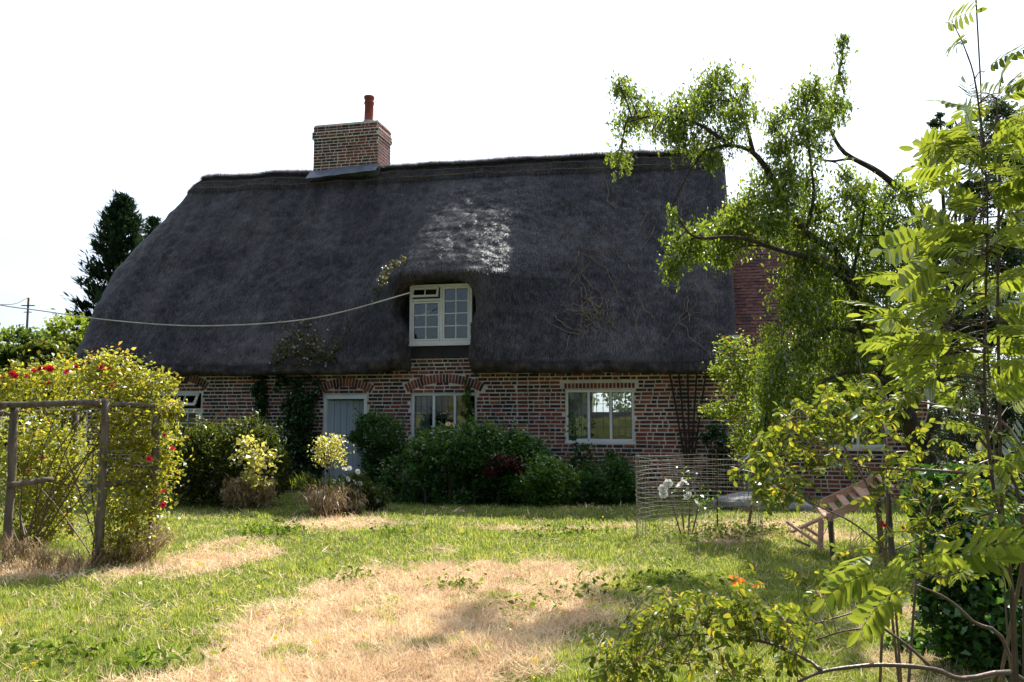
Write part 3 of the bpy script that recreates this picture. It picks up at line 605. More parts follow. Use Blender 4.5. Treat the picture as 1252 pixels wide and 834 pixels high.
tag(npmesh('thatch_straw', np.concatenate([a[0] for a in A]), 3, M['straw'], cot, np.concatenate([a[1] for a in A])), kind='stuff')
# hazel ledgers along the ridge band, wandering lines of wire netting seam
def roofpt(Xv, s, lift=0.03):
    si = min(NS - 1, max(0, s * (NS - 1))); i = int(si); row_ = TP[i, :NC+NF+NC]; j = int(np.argmin(np.abs(row_[:, 0] - Xv))); p = TP[i, j]; i2 = min(NS-1, i+1)
    p = p * (1 - (si - i)) + TP[i2, j] * (si - i); return Vector((Xv, p[1] - lift * 0.85, p[2] + lift * 0.5))
for s_ in (0.905, 0.945): MB().tube([roofpt(x, s_ + 0.003 * math.sin(x * 3), 0.02) for x in np.arange(-9.6, 4.3, 0.25)], 0.011, 4).build('ledger_rod', M['dead_vine'], cot)

# ------------------------------------------------------------------ chimney stack (a part; its bricks, flashing and pot are sub-parts)
CX0, CX1, CY0, CY1, CZ0, CZ1 = -6.20, -4.34, 2.95, 3.82, 7.6, 9.43
chm = MB().box((CX0, CY0, CZ0), (CX1, CY1, CZ1)).box((CX0 - .035, CY0 - .035, 9.05), (CX1 + .035, CY1 + .035, 9.25)).build('chimney', M['mortar'], cot)
rc = random.Random(5); z = 8.10; row = 0
while z < 9.41:
    outn = 0.035 if 9.03 < z < 9.22 else (0.012 if z > 9.22 else 0.0)
    for (a, b, hd) in course_bricks(CX0 + .005 - outn, CX1 - .005 + outn, z, rc, lambda x, z_: False, row):
        u = rc.random() - 0.25 * ((a + b) / 2 + 5.3); mi = 2 if (u > 0.72 or (hd and u > 0.55)) else 3 if u > 0.36 else 0
        if (a, b) and b - a > 0.05:
            o = bpy.data.objects.new('brick', bm_get(b - a, mi)); COL.objects.link(o); o.parent = chm; o.location = ((a + b) / 2, CY0 - outn, z)
    for (a, b, hd) in course_bricks(CY0 + .005 - outn, CY1 - .005 + outn, z, rc, lambda x, z_: False, row + 1):
        mi = rc.choice([0, 1, 0, 3]); o = bpy.data.objects.new('brick', bm_get(b - a, mi)); COL.objects.link(o); o.parent = chm; o.location = (CX1 + outn, (a + b) / 2, z); o.rotation_euler = (0, 0, math.pi / 2)
    z += 0.082; row += 1
MB().box((CX0 + .02, CY0 + .02, CZ1 + .001), (CX1 - .02, CY1 - .02, CZ1 + .03)).build('cement_cap', M['cement'], chm, bevel=0.012)
m_ = MB()
for i in range(12):                                                     # lead apron dressed down over the ridge
    a, b = CX0 - .07 + i * (CX1 - CX0 + .14) / 12, CX0 - .07 + (i + 1) * (CX1 - CX0 + .14) / 12; q = 0.012 * math.sin(i * 2.1); q2 = 0.012 * math.sin((i + 1) * 2.1)
    zb = 7.90 + 0.008 * i + q * .5
    m_.poly([(a, CY0 - .035, 8.17 + .009 * i + q), (a, CY0 - .30, zb), (b, CY0 - .30, 7.908 + 0.008 * i + q2 * .5), (b, CY0 - .035, 8.179 + .009 * i + q2)])
m_.box((CX0 - .05, CY0 - .034, 7.8), (CX0 - .001, CY1 + .05, 8.14)).box((CX1 + .016, CY0 - .034, 7.75), (CX1 + .06, CY1 + .05, 8.12)).box((CX0 - .04, CY0 - .033, 7.8), (CX1 + .04, CY0 - .014, 8.13))
m_.build('lead_flashing', M['lead'], chm, smooth=False)
px_, py_ = -4.72, 3.2; m_ = MB(); R2 = [(0.150, 9.44), (0.150, 9.50), (0.128, 9.53), (0.118, 9.95), (0.135, 9.98), (0.135, 10.03), (0.120, 10.06), (0.120, 10.09), (0.142, 10.13), (0.142, 10.19), (0.12, 10.20), (0.10, 10.0)]
k = 0
for r_, z_ in R2:
    for j in range(20): m_.v.append((px_ + r_ * math.cos(j * math.pi / 10), py_ + r_ * math.sin(j * math.pi / 10), z_ + 0.03))
for i in range(len(R2) - 1):
    for j in range(20): m_.f.append((i*20 + j, i*20 + (j+1) % 20, (i+1)*20 + (j+1) % 20, (i+1)*20 + j)); m_.m.append(0)
m_.build('chimney_pot', M['pot'], chm, smooth=True); MB().tube([(px_, py_, 9.45), (px_, py_, 9.53)], [0.2, 0.15], 14).build('pot_base', M['cement'], chm)

# ------------------------------------------------------------------ tiled extension on the right
ann = empty('brick_extension', house(4.8, 0.0), -TH, 'low brick extension with a hipped red tiled roof at the right end of the cottage', 'extension')
EX = 0.0    # local X measured from the cottage's corner
AW = (1.55, 2.6, 1.0, 2.1)
wall_boxes(MB(), -0.06, 3.35, -0.3, 2.36, [AW], 0.30, 0.6).build('wall', M['mortar'], ann); MB().box((3.05, 0.61, -0.3), (3.35, 6.0, 2.36)).box((-0.06, 5.8, -0.3), (3.04, 6.1, 2.36)).build('side_wall', M['mortar'], ann)
mb = MB(); z = 0.05; row = 0
blk = lambda x, z_: AW[0] - .01 < x < AW[1] + .01 and AW[2] - .03 < z_ < AW[3] + .02
while z < 2.3:
    for (a, b, hd) in course_bricks(-0.05, 3.34, z + BH/2, rg, blk, row): mb.box((a, 0.288 + rg.uniform(-.004, .004), z), (b, 0.31, z + BH), tone(rg, hd, a, z))
    z += PITCHZ; row += 1
tag(mb.build('brickwork', BR, ann), kind='stuff')
m_ = MB(); x0, x1, z0, z1 = AW; y = 0.32
m_.box((x0, y, z0), (x0+.05, y+.09, z1)).box((x1-.05, y, z0), (x1, y+.09, z1)).box((x0+.05, y+.001, z1-.05), (x1-.05, y+.089, z1)).box((x0+.05, y+.001, z0), (x1-.05, y+.089, z0+.05)).box((2.05, y+.002, z0+.05), (2.1, y+.088, z1-.05))
wf = m_.build('window_frame', M['white_paint'], ann); MB().box((x0+.051, y+.04, z0+.051), (x1-.051, y+.045, z1-.051)).build('pane', M['glass'], wf); MB().box((x0 - .3, 0.75, z0 - .3), (x1 + .3, 0.8, z1 + .3)).build('indoor_dark_sheet', M['black_board'], wf)  # black sheet close behind the pane stands in for indoor shade
MB().box((-0.06, 0.03, 2.33), (3.5, 0.06, 2.46)).build('fascia', M['white_paint'], ann); MB().box((-0.06, 0.061, 2.335), (3.4, 0.32, 2.36)).build('soffit', M['white_paint'], ann)
MB().tube([(-0.06, -0.03, 2.42), (3.55, -0.03, 2.40)], 0.055, 8).build('gutter', M['pipe'], ann)
MB().tube([(0.03, -0.03, 2.40), (0.0, 0.2, 2.2), (0.0, 0.24, 2.1), (0.0, 0.24, 0.05)], 0.036, 8).build('downpipe', M['pipe'], ann)
EY, EZ, RY, RZ, XA, XH, XLf = 0.02, 2.46, 3.3, 6.32, 1.10, 3.45, -0.6
m_ = MB(); A_ = (XLf, EY, EZ); B_ = (XH, EY, EZ); C_ = (XA, RY, RZ); D_ = (XLf, RY, RZ); E_ = (XH, 6.4, EZ); F_ = (XLf, 6.4, EZ)
m_.poly([A_, B_, C_, D_]); m_.poly([B_, E_, C_]); m_.poly([E_, F_, D_, C_]); m_.build('roof', M['tile'][2], ann)
sl = math.hypot(RY - EY, RZ - EZ); ca, sa = (RY - EY) / sl, (RZ - EZ) / sl; gauge = 0.105; rot = math.atan2(RZ - EZ, RY - EY)
tmesh = []
for i in range(3):
    tmesh.append(MB().box((-0.08, 0, 0.0), (0.08, 0.16, 0.013)).mesh('roof_tile', M['tile'][i]))
tl = []; nrow = int(sl / gauge)
for r_ in range(nrow):
    t = r_ * gauge; xmax = lerp(XH, XA, t / sl); x = XLf + (0.0825 if r_ % 2 else 0)
    while x < xmax - 0.05: tl.append((r_, x + 0.0825, t)); x += 0.166
vis = [q for q in tl if q[1] > -0.05]; rg.shuffle(vis); vis.sort(key=lambda q: q[0]); sing = set(vis[::max(1, len(vis) // 290)][:295]); mb = MB()
R_ = Matrix.Rotation(rot, 3, 'X')
for q in tl:
    r_, x, t = q; lift = 0.028 + rg.uniform(-.002, .005); pz = EZ + sa * t + ca * lift; py0 = EY + ca * t - sa * lift; tilt = rot - 0.085
    if q in sing:
        o = bpy.data.objects.new('roof_tile', tmesh[rg.choice([0, 0, 1, 2])]); COL.objects.link(o); o.parent = ann; o.location = (x, py0, pz); o.rotation_euler = (tilt, 0, rg.uniform(-.01, .01))
    else: mb.box((-0.08, 0, 0.0), (0.08, 0.16, 0.013), rg.choice([0, 0, 1, 2]), Matrix.Rotation(tilt, 3, 'X'), (x, py0, pz))
tag(mb.build('tiles', M['tile'], ann), kind='stuff')
m_ = MB()
for i in range(16): p = Vector(B_).lerp(Vector(C_), i / 16); q = Vector(B_).lerp(Vector(C_), (i + 1.15) / 16); m_.tube([p + Vector((0, 0, .03)), q + Vector((0, 0, .05))], [0.10, 0.085], 8)
for i in range(6): m_.tube([(XA - i * .3, RY, RZ + .02), (XA - (i + 1.1) * .3, RY, RZ + .035)], [0.10, 0.09], 8)
m_.build('hip_tiles', M['tile'][1], ann)

# dead climber stems over the right half of the thatch
def vine(seed, x, s, n, step, par, r0=0.012, spread=0.5, down=-1):
    rr = random.Random(seed); a = math.pi / 2 * down + rr.uniform(-.6, .6); pts = []; 
    for i in range(n):
        pts.append(roofpt(x, s, 0.035)); a += rr.uniform(-spread, spread); x += math.cos(a) * step; s += math.sin(a) * step / 6.6
        if not (-0.2 < x < 4.3) or not (0.02 < s < 0.93): break
    if len(pts) > 3:
        p = curve(pts, 3); MB().tube(p, list(np.linspace(r0, r0 * 0.35, len(p))), 4).build('stem', M['dead_vine'], par)
vr = empty('dead_climber', O0, -TH, 'bare brown climber stems trailing over the right half of the thatch', 'climber')
for i in range(28):
    rr = random.Random(i + 100); s0 = rr.choice([0.12, 0.2, 0.3, 0.4, 0.5, 0.62]); vine(i, rr.choice([0.7, 1.2, 1.8, 2.4, 2.9, 3.4, 3.8]) + rr.uniform(-.4, .4), s0 + rr.uniform(-.08, .08), rr.randint(8, 20), 0.12, vr, 0.009, 0.6, rr.choice([1, 1, -1]))
for i in range(30): vine(i + 500, random.Random(i).gauss(1.75, .22), 0.12 + random.Random(i + 9).random() * .15, 8, 0.08, vr, 0.007, 0.9, random.Random(i+3).choice([1, -1]))

# ------------------------------------------------------------------ plants: foliage materials and helpers
FM = {}
FM['hedge'] = leafmat('hedge_leaf', (0.020, 0.034, 0.012), (0.085, 0.105, 0.030), 0.40, 0.02, odd=(0.20, 0.20, 0.06))
FM['lime'] = leafmat('lime_leaf', (0.07, 0.11, 0.022), (0.17, 0.22, 0.05), 0.50, 0.015, odd=(0.25, 0.22, 0.05))
FM['shade'] = leafmat('border_shrub_leaf', (0.018, 0.050, 0.016), (0.055, 0.125, 0.034), 0.35, 0.025)
FM['bright'] = leafmat('fresh_green_leaf', (0.04, 0.10, 0.02), (0.11, 0.20, 0.04), 0.45, 0.06)
FM['maroon'] = leafmat('maroon_leaf', (0.030, 0.012, 0.014), (0.085, 0.022, 0.028), 0.3, 0.05)
FM['ivy'] = leafmat('ivy_leaf', (0.012, 0.034, 0.012), (0.035, 0.085, 0.025), 0.25, 0.08)
FM['creeper'] = leafmat('creeper_leaf', (0.030, 0.034, 0.018), (0.10, 0.105, 0.045), 0.35, 0.06, odd=(0.30, 0.16, 0.13))
FM['conifer'] = leafmat('conifer_leaf', (0.010, 0.028, 0.022), (0.030, 0.060, 0.038), 0.12, 0.03)
FM['wild'] = leafmat('tree_leaf', (0.035, 0.065, 0.014), (0.10, 0.15, 0.035), 0.42, 0.04)
FM['plum'] = leafmat('plum_leaf', (0.038, 0.068, 0.016), (0.140, 0.190, 0.042), 0.56, 0.05, odd=(0.19, 0.21, 0.06))
FM['blue'] = leafmat('blue_green_leaf', (0.022, 0.040, 0.026), (0.060, 0.085, 0.052), 0.35, 0.05)
FM['arbour'] = leafmat('arbour_rose_leaf', (0.110, 0.135, 0.030), (0.28, 0.28, 0.070), 0.52, 0.02, odd=(0.42, 0.26, 0.09))
FM['rose'] = leafmat('rose_leaf', (0.035, 0.062, 0.014), (0.13, 0.165, 0.034), 0.46, 0.08, odd=(0.27, 0.24, 0.05), rough=0.3)
FM['rowan'] = leafmat('rowan_leaf', (0.060, 0.100, 0.020), (0.150, 0.190, 0.042), 0.54, 0.06, rough=0.35, tgain=(1.45, 1.3, 0.50))
FM['dry'] = leafmat('withered_leaf', (0.20, 0.14, 0.08), (0.46, 0.35, 0.22), 0.3, 0.02, tgain=(0.8, 0.8, 0.7))
FM['cream'] = leafmat('cream_leaf', (0.22, 0.22, 0.08), (0.42, 0.40, 0.20), 0.45, 0.05)
FM['red'] = leafmat('red_leaf', (0.30, 0.04, 0.02), (0.45, 0.12, 0.03), 0.5, 0.05)
def B(px, py, Y, r, r2=None, dep=1.0):
    p = at(px, py, Y); k = Y / F; r2 = r2 or r; return (p.x, p.y, p.z, r * k, (r + r2) / 2 * k * dep, r2 * k)
def root(name, p, label, cat, group=None): return empty(name, (p[0], p[1], 0), 0, label, cat, group)
def wb(r): return None
def local(par, P): return P - np.array(par.location)
def foliage(par, blobs, n, size, m, part='foliage', sub=0.2, per=60, shell=0.55, droop=0.25, aspect=0.5, minz=None, out_=0.0):
    P, v, o_ = clumps(blobs, n, sub, per, shell)
    return leafcloud(part, local(par, P), size, m, par, v, droop, aspect, outward=o_ * out_ if out_ else None)
def shoots(par, blobs, n, size, m, ln=.22, up=.8):
    """ragged young shoots standing out of the outline of a bush"""
    sp = []; sv = []; par_o = Vector(par.location)
    for _ in range(n):
        b = rg.choice(blobs); u = Vector((rg.gauss(0, 1), rg.gauss(0, 1), abs(rg.gauss(.5, .8)))).normalized(); p0 = Vector((b[0] + u.x * b[3] * .9, b[1] + u.y * b[4] * .9, b[2] + u.z * b[5] * .9)); d = (u * .6 + Vector((rg.uniform(-.4, .4), rg.uniform(-.4, .4), up))).normalized(); L_ = ln * rg.uniform(.5, 1.6); tn = rg.random()
        for k in range(9): q = p0 + d * L_ * k / 8 + Vector((rg.gauss(0, .016), rg.gauss(0, .016), -.2 * L_ * (k / 8) ** 2)); sp.append(tuple(q - par_o)); sv.append(.5 * tn + .5 * rg.random())
    return leafcloud('shoots', np.array(sp), size, FM[m], par, np.array(sv), -.1, .5)
def stemtubes(par, name, lines, m, n=5):
    """each line: [points], r0, r1"""
    off_ = Vector(par.location)
    for pts, r0, r1 in lines:
        p = curve(pts, 4) if len(pts) > 2 else [Vector(q) for q in pts]
        MB().tube([q - off_ for q in p], [x * (1 + .10 * math.sin(k * 2.3 + x * 900)) for k, x in enumerate(np.linspace(r0, r1, len(p)))], n).build(name, m, par, smooth=True)
def twigs(par, name, lines, m, n=4):
    off_ = Vector(par.location); mb = MB()
    for pts, r0, r1 in lines:
        p = curve(pts, 3) if len(pts) > 2 else [Vector(q) for q in pts]; mb.tube([q - off_ for q in p], list(np.linspace(r0, r1, len(p))), n)
    return tag(mb.build(name, m, par), kind='stuff')
def bloom_mesh(name, m, r=0.035):
    vs = []; rr = random.Random(len(name) + int(r * 1000))
    for ring_, (k, rad, tilt) in enumerate([(6, r, 0.35), (5, r * 0.75, 0.8), (4, r * 0.45, 1.2)]):
        for i in range(k):
            a = 2 * math.pi * (i + ring_ * 0.4) / k; c, s = math.cos(a), math.sin(a); w_ = rad * 0.62; zt = rad * math.sin(tilt); rt = rad * math.cos(tilt)
            vs.append([(0, 0, 0), (c*rt*.6 - s*w_, s*rt*.6 + c*w_, zt*.5), (c*rt, s*rt, zt), (c*rt*.6 + s*w_, s*rt*.6 - c*w_, zt*.5)])
    o = npmesh(name, np.array(vs), 4, m); me_ = o.data; bpy.data.objects.remove(o); return me_
BLM = {'red': bloom_mesh('red_bloom', M['petal_red'], 0.05), 'white': bloom_mesh('white_bloom', M['petal_white'], 0.06), 'peach': bloom_mesh('peach_bloom', M['petal_peach'], 0.055), 'tiny': bloom_mesh('pale_bloom', M['petal_peach'], 0.016)}
def bloom(par, p, kind, s=1.0):
    o = bpy.data.objects.new('bloom', BLM[kind]); COL.objects.link(o); o.parent = par; o.location = Vector(p) - Vector(par.location)
    o.rotation_euler = (rg.uniform(.5, 1.3), 0, rg.uniform(-1.4, 1.4)); o.scale = (s,) * 3; return o
def leaf_mesh(name, m, pairs, L_, ll, lw, droop, seed, fold=0.25):
    """a compound leaf: midrib with paired leaflets and one at the tip"""
    rr = random.Random(seed); vs = []; vv = []; mb = MB(); pos = lambda t: Vector((L_ * t, 0.02 * math.sin(t * 3 + seed) * L_ * 3, -droop * L_ * t * t))
    items = []
    for i in range(pairs):
        t = 0.28 + 0.66 * i / max(1, pairs - 0.3); sc_ = 0.80 + 0.3 * math.sin(math.pi * (i + 1) / (pairs + 1))
        for s in (-1, 1): items.append((t, s * rr.uniform(1.0, 1.2), sc_ * rr.uniform(.9, 1.08)))
    items.append((1.0, rr.uniform(-.15, .15), 0.95))
    for t, a, sc_ in items:
        p = pos(t); d = Vector((math.cos(a), math.sin(a), -droop * 1.2 * t + rr.uniform(-.18, .12))).normalized(); sd = Vector((-d.y, d.x, 0)).normalized(); up = d.cross(sd); l_ = ll * sc_; w_ = lw * sc_
        mid = [p + d * l_ * q - up * (-0.10 * l_ * q * q) * -1 for q in (0.0, 0.22, 0.55, 0.82, 1.0)]; wd = [0.12, 0.80, 1.0, 0.62, 0.0]
        for s in (-1, 1):
            e_ = [mid[i] + sd * s * w_ / 2 * wd[i] + up * fold * w_ * wd[i] * 0.5 for i in range(5)]; tn = rr.random()
            for i in range(4): vs.append([mid[i], mid[i+1], e_[i+1], e_[i]] if s > 0 else [mid[i], e_[i], e_[i+1], mid[i+1]]); vv.append(tn)
    rb = [pos(i / 6) for i in range(7)]
    for i in range(6):
        w_ = 0.0016
        for sd in (Vector((0, w_, 0)), Vector((0, 0, w_))): vs.append([rb[i] - sd, rb[i+1] - sd, rb[i+1] + sd, rb[i] + sd]); vv.append(0.5)
    o = npmesh(name, np.array([[tuple(q) for q in f] for f in vs]), 4, m, v=np.array(vv)); me_ = o.data; bpy.data.objects.remove(o); return me_
def put_leaf(par, me_, p, d, s, roll=0.0, label=None, face=None):
    # blades turn their faces towards the light
    o = bpy.data.objects.new('leaf', me_); COL.objects.link(o); o.parent = par; o.location = Vector(p) - Vector(par.location)
    x_ = Vector(d).normalized(); z_ = (SUN * .9 + Vector((0, 0, .25)) + Vector((rg.gauss(0, .45), rg.gauss(0, .45), rg.gauss(0, .3)))); z_ = Vector(face) if face else z_; z_ = (z_ - x_ * z_.dot(x_)).normalized(); y_ = z_.cross(x_)
    o.rotation_euler = (Matrix((x_, y_, z_)).transposed() @ Matrix.Rotation(roll * .6, 3, 'X')).to_euler(); o.scale = (s,) * 3
    if label: o['label'] = label
    return o

# ------------------------------------------------------------------ border along the cottage wall
p = house(-5.3, -1.9); t = root('hedge_shrub', p, 'large feathery dark green shrub with yellow tips left of the door, under the left window', 'shrub')
bl = [B(228, 572, 15.4, 26, 44), B(258, 570, 15.5, 34, 48), B(300, 566, 15.3, 34, 46), B(330, 575, 15.2, 20, 40), B(240, 545, 15.6, 20, 20), B(310, 540, 15.4, 26, 22)]
P, v, o_ = clumps(bl, 30000, 0.17, 50, 0.6); leafcloud('foliage', local(t, P), 0.075, FM['hedge'], t, v, -0.45, 0.28, outward=o_ * 0.8)
shoots(t, bl, 260, .07, 'hedge', .25, 1.1)
stemtubes(t, 'stem', [([house(-5.3 + i * .35, -1.9, 0), house(-5.4 + i * .4, -2.0, 0.8)], 0.03, 0.015) for i in range(-2, 3)], M['bark'])
p = G(312, 618); t = root('spindly_shrub', p, 'thin variegated shrub with pale leaves in front of the feathery shrub', 'shrub')
foliage(t, [B(322, 572, 14.5, 16, 26), B(300, 570, 14.5, 18, 22), B(305, 548, 14.6, 20, 12)], 700, 0.07, FM['cream'], sub=0.25, per=12, aspect=.75); stemtubes(t, 'stem', [([G(308, 616), at(305, 575, 14.6), at(312, 545, 14.6)], 0.02, 0.008), ([G(310, 616), at(322, 585, 14.6), at(328, 560, 14.6)], 0.014, 0.006)], M['twig'])
p = G(308, 617); t = root('withered_plant', p, 'withered brown plant at the foot of the variegated shrub', 'plant')
foliage(t, [B(298, 602, 14.7, 20, 15), B(325, 602, 14.7, 10, 16)], 3000, 0.10, FM['dry'], sub=.25, aspect=.16, droop=-.8)
# climbers on the wall and roof
t = root('ivy_column', onwall(317, 500), 'narrow column of ivy climbing the brickwork above the feathery shrub', 'climber')
foliage(t, [B(317, y_, onwall(317, y_).y, 7, 10, .5) for y_ in (462, 475, 488, 500, 513, 525)], 2600, 0.055, FM['ivy'], sub=.3, aspect=.9)
t = root('wall_creeper', onwall(365, 540), 'big tangled creeper on the wall left of the door, reaching up over the thatch', 'climber')
bl = [B(px, py, onwall(px, py, .25).y, r_, r2, .5) for px, py, r_, r2 in [(340,560,14,36),(358,540,16,40),(372,520,12,40),(350,600,16,18),(375,590,14,26),(385,560,10,34),(360,490,12,26),(378,480,12,22),(345,470,8,14)]]
foliage(t, bl, 13000, 0.06, FM['ivy'], sub=.2, aspect=.8, per=40)
def onroof(px, py, lift=0.06):
    r_ = ray(px, py); best = None
    for Yl in np.arange(-0.7, 3.1, 0.02):
        h = H(px, py, Yl); j = NC + int(np.argmin(np.abs(TP[60, NC:NC+NF, 0] - h[0]))); zc_ = float(np.interp(Yl, TP[:-8, j, 1], TP[:-8, j, 2])) if Yl > TP[0, j, 1] else 1e9
        if Yl > TP[5, j, 1] and h[2] <= zc_: best = h; break
    if best is None: best = H(px, py, -0.45)
    return house(best[0], best[1] - lift, best[2] + lift * .4)
bl = []
for px, py, r_ in [(372,400,9),(362,415,12),(350,428,12),(378,425,14),(395,432,12),(410,425,8),(365,440,14),(385,445,14),(405,445,12),(425,405,5),(345,445,10)]:
    q = onroof(px, py); k = q.y / F; bl.append((q.x, q.y, q.z, r_ * k, r_ * k * .5, r_ * k))
foliage(t, bl, 1500, 0.065, FM['creeper'], part='roof_foliage', sub=.35, per=10, aspect=.7)
twigs(t, 'twigs', [([onroof(370 + rg.uniform(-8, 8), 452), onroof(365 + a_, 430), onroof(368 + a_ * 1.5 + rg.uniform(-6, 6), 405 + rg.uniform(-18, 12), .12)], 0.012, 0.004) for a_ in range(-24, 50, 5)] +
      [([onwall(368, 600, .1), onwall(366 + a_, 530, .12), onwall(362 + a_ * 2, 470, .15)], 0.018, 0.008) for a_ in (-6, -2, 3, 8, 12)], M['twig'])
for i in range(16): q = onroof(372 + rg.gauss(0, 20), 395 + abs(rg.gauss(0, 28)), .14); bloom(t, q, 'tiny', 1.6)
# small sprigs of climber creeping on the left side of the dormer
t = root('dormer_creeper', onroof(470, 345), 'sparse yellow green creeper edging the left side of the dormer hood', 'climber')
bl = []
for px, py, r_ in [(462,358,5),(468,345,6),(475,333,6),(483,325,6),(492,320,5),(458,372,4),(448,365,3)]:
    q = onroof(px, py); k = q.y / F; bl.append((q.x, q.y, q.z, r_*k, r_*k*.4, r_*k))
foliage(t, bl, 420, 0.05, FM['creeper'], sub=.4, per=6, aspect=.7); twigs(t, 'twigs', [([onroof(455, 375), onroof(465, 350), onroof(478, 330), onroof(496, 319)], .009, .004)], M['twig'])
# bush beside the door
t = root('door_bush', onwall(465, 600, .6), 'rounded green bush growing against the right side of the door frame', 'bush')
foliage(t, [B(px, py, 16.9 - .5, r_, r2) for px, py, r_, r2 in [(448,522,14,12),(468,532,24,24),(478,555,18,18),(460,575,18,20),(470,600,26,22),(440,535,14,10),(455,555,18,18)]], 13000, 0.055, FM['shade'], sub=.2, per=50)
shoots(t, [B(448,522,16.4,14,12), B(468,532,16.4,24,24), B(478,555,16.4,18,18)], 90, .05, 'shade', .22)
stemtubes(t, 'stem', [([onwall(468, 612, .6), onwall(466, 560, .5), onwall(462, 520, .4)], .03, .01)], M['bark'])
# the long dark shrub mass under the middle window
big = [(500,590,34,32),(520,565,22,24),(545,572,30,36),(580,560,34,38),(610,575,36,40),(640,568,30,34),(560,605,50,20),(640,600,46,24),(590,540,20,16),(625,548,24,18)]
t = root('border_shrub', onwall(570, 610, 1.4), 'wide dark green shrub spreading along the wall beneath the middle window', 'shrub')
foliage(t, [B(px, py, 15.7, a_, b_) for px, py, a_, b_ in big], 42000, 0.06, FM['shade'], sub=.15, per=60, shell=.7); stemtubes(t, 'stem', [([G(520 + i * 30, 618), at(520 + i * 30, 570, 15.6)], .03, .012) for i in range(5)], M['bark'])
shoots(t, [B(px, py, 15.7, a_, b_) for px, py, a_, b_ in big], 330, .06, 'bright', .26)
t = root('bright_shrub', onwall(665, 610, 1.8), 'fresher green shrub at the right end of the dark shrub mass', 'shrub')
foliage(t, [B(px, py, 15.2, a_, b_) for px, py, a_, b_ in [(660,590,28,28),(685,595,22,22),(668,570,18,12)]], 13000, 0.055, FM['bright'], sub=.17, per=50, shell=.6)
shoots(t, [B(660,590,15.2,28,28), B(685,595,15.2,22,22)], 90, .055, 'bright', .2)
t = root('low_border_plants', onwall(735, 610, 1.2), 'low dark plants at the wall foot right of the fresher green shrub', 'plants')
foliage(t, [B(px, py, 15.5, a_, b_) for px, py, a_, b_ in [(715,600,20,20),(740,595,24,26),(765,600,18,24),(755,580,14,14)]], 11000, 0.055, FM['shade'], sub=.2, per=40)
shoots(t, [B(px, py, 15.5, a_, b_) for px, py, a_, b_ in [(715,600,20,20),(740,595,24,26),(765,600,18,24),(755,580,14,14)]], 120, .05, 'shade', .28, 1.2)
t = root('maroon_shrub', onwall(618, 600, 1.5), 'small maroon leaved shrub among the dark green shrubs', 'shrub')
foliage(t, [B(612, 566, 15.15, 15, 9), B(632, 572, 15.15, 10, 10), B(600, 574, 15.15, 8, 9)], 1800, 0.06, FM['maroon'], sub=.25)
t = root('wall_ivy_spike', onwall(572, 540), 'narrow spike of green climber rising past the right of the middle window', 'climber')
foliage(t, [B(px, py, onwall(px, py, .2).y, a_, b_, .5) for px, py, a_, b_ in [(570,468,3,7),(570,482,5,10),(570,498,7,10),(571,514,9,10),(576,528,12,10),(590,534,12,10),(572,540,16,10)]], 5200, 0.05, FM['bright'], sub=.25)
t = root('peach_rose', onwall(545, 600, 1.3), 'rose with a few peach blooms against the middle window', 'rose')
foliage(t, [B(px, py, 16.3, a_, b_) for px, py, a_, b_ in [(540,533,14,14),(520,540,12,12),(552,525,8,8),(530,555,18,12),(505,548,8,8)]], 3600, 0.055, FM['bright'], sub=.3, per=20)
stemtubes(t, 'stem', [([at(530 + i * 8, 600, 16.2), at(528 + i * 10, 555, 16.2), at(520 + i * 14, 530, 16.2)], .014, .005) for i in range(4)], M['rose_cane'])
for px, py in [(553,520),(560,523),(512,551),(528,552),(548,519),(515,572)]: bloom(t, at(px, py, 15.95), 'peach', 1.1)
for k, (px, top, lab) in enumerate([(703,508,'tallest leafy hollyhock stem standing below the right window'), (719,545,'short leafy hollyhock stem just right of the tallest one'), (748,548,'leafy stem right of the window, above the low border plants'), (762,560,'shorter leafy stem next to the fan trellis side')]):
    b0 = onwall(px, 615, 1.0); t = root('hollyhock', b0, lab, 'plant', 'tall stems in the border'); tp = onwall(px, top, .9); stemtubes(t, 'stem', [([Vector((b0.x, b0.y, 0)), Vector((b0.x + .03, b0.y, tp.z * .5)), tp], .012, .006)], M['twig'])
    foliage(t, [(b0.x, b0.y, z_, .09 + .06 * (1 - z_ / tp.z), .1, .06) for z_ in np.arange(0.3, tp.z, .09)], 420, 0.06, FM['shade'], part='leaves', sub=.5, per=6, aspect=.8)
# the round bed with a standard rose
c = G(403, 628); t = root('standard_rose', c, 'small standard rose with a round creamy head on a thin trunk in the round bed', 'rose')
foliage(t, [B(403, 545, c.y, 19, 12), B(398, 556, c.y, 17, 12), B(411, 560, c.y, 14, 12), B(403, 538, c.y, 10, 6)], 950, 0.05, FM['cream'], sub=.3, per=12)
stemtubes(t, 'trunk', [([c, at(404, 600, c.y), at(402, 565, c.y)], .018, .014)], M['twig']); twigs(t, 'twigs', [([at(402, 572, c.y), at(403 + a_, 558, c.y), at(403 + a_ * 2, 543, c.y)], .008, .003) for a_ in (-9, -5, -1, 4, 8)], M['twig'])
t = root('round_flower_bed', c, 'round bed edge of browned grasses around the standard rose', 'plants')
foliage(t, [B(385, 612, c.y, 14, 14, 1.5), B(408, 616, c.y - .2, 22, 14, 1.5), B(428, 614, c.y, 12, 14, 1.5)], 5200, 0.13, FM['dry'], part='dry_stems', sub=.25, aspect=.12, droop=-.9)
foliage(t, [B(375, 590, c.y, 14, 12), B(420, 600, c.y, 22, 12)], 900, 0.15, FM['hedge'], part='leaves', sub=.3, aspect=.1, droop=-1.0)
t = root('white_flower_bush', G(432, 628), 'low bush with white flowers between the round bed and the door bush', 'flowers')
foliage(t, [B(432, 598, 14.2, 16, 18), B(455, 606, 14.4, 18, 14)], 2600, 0.06, FM['hedge'], sub=.25)
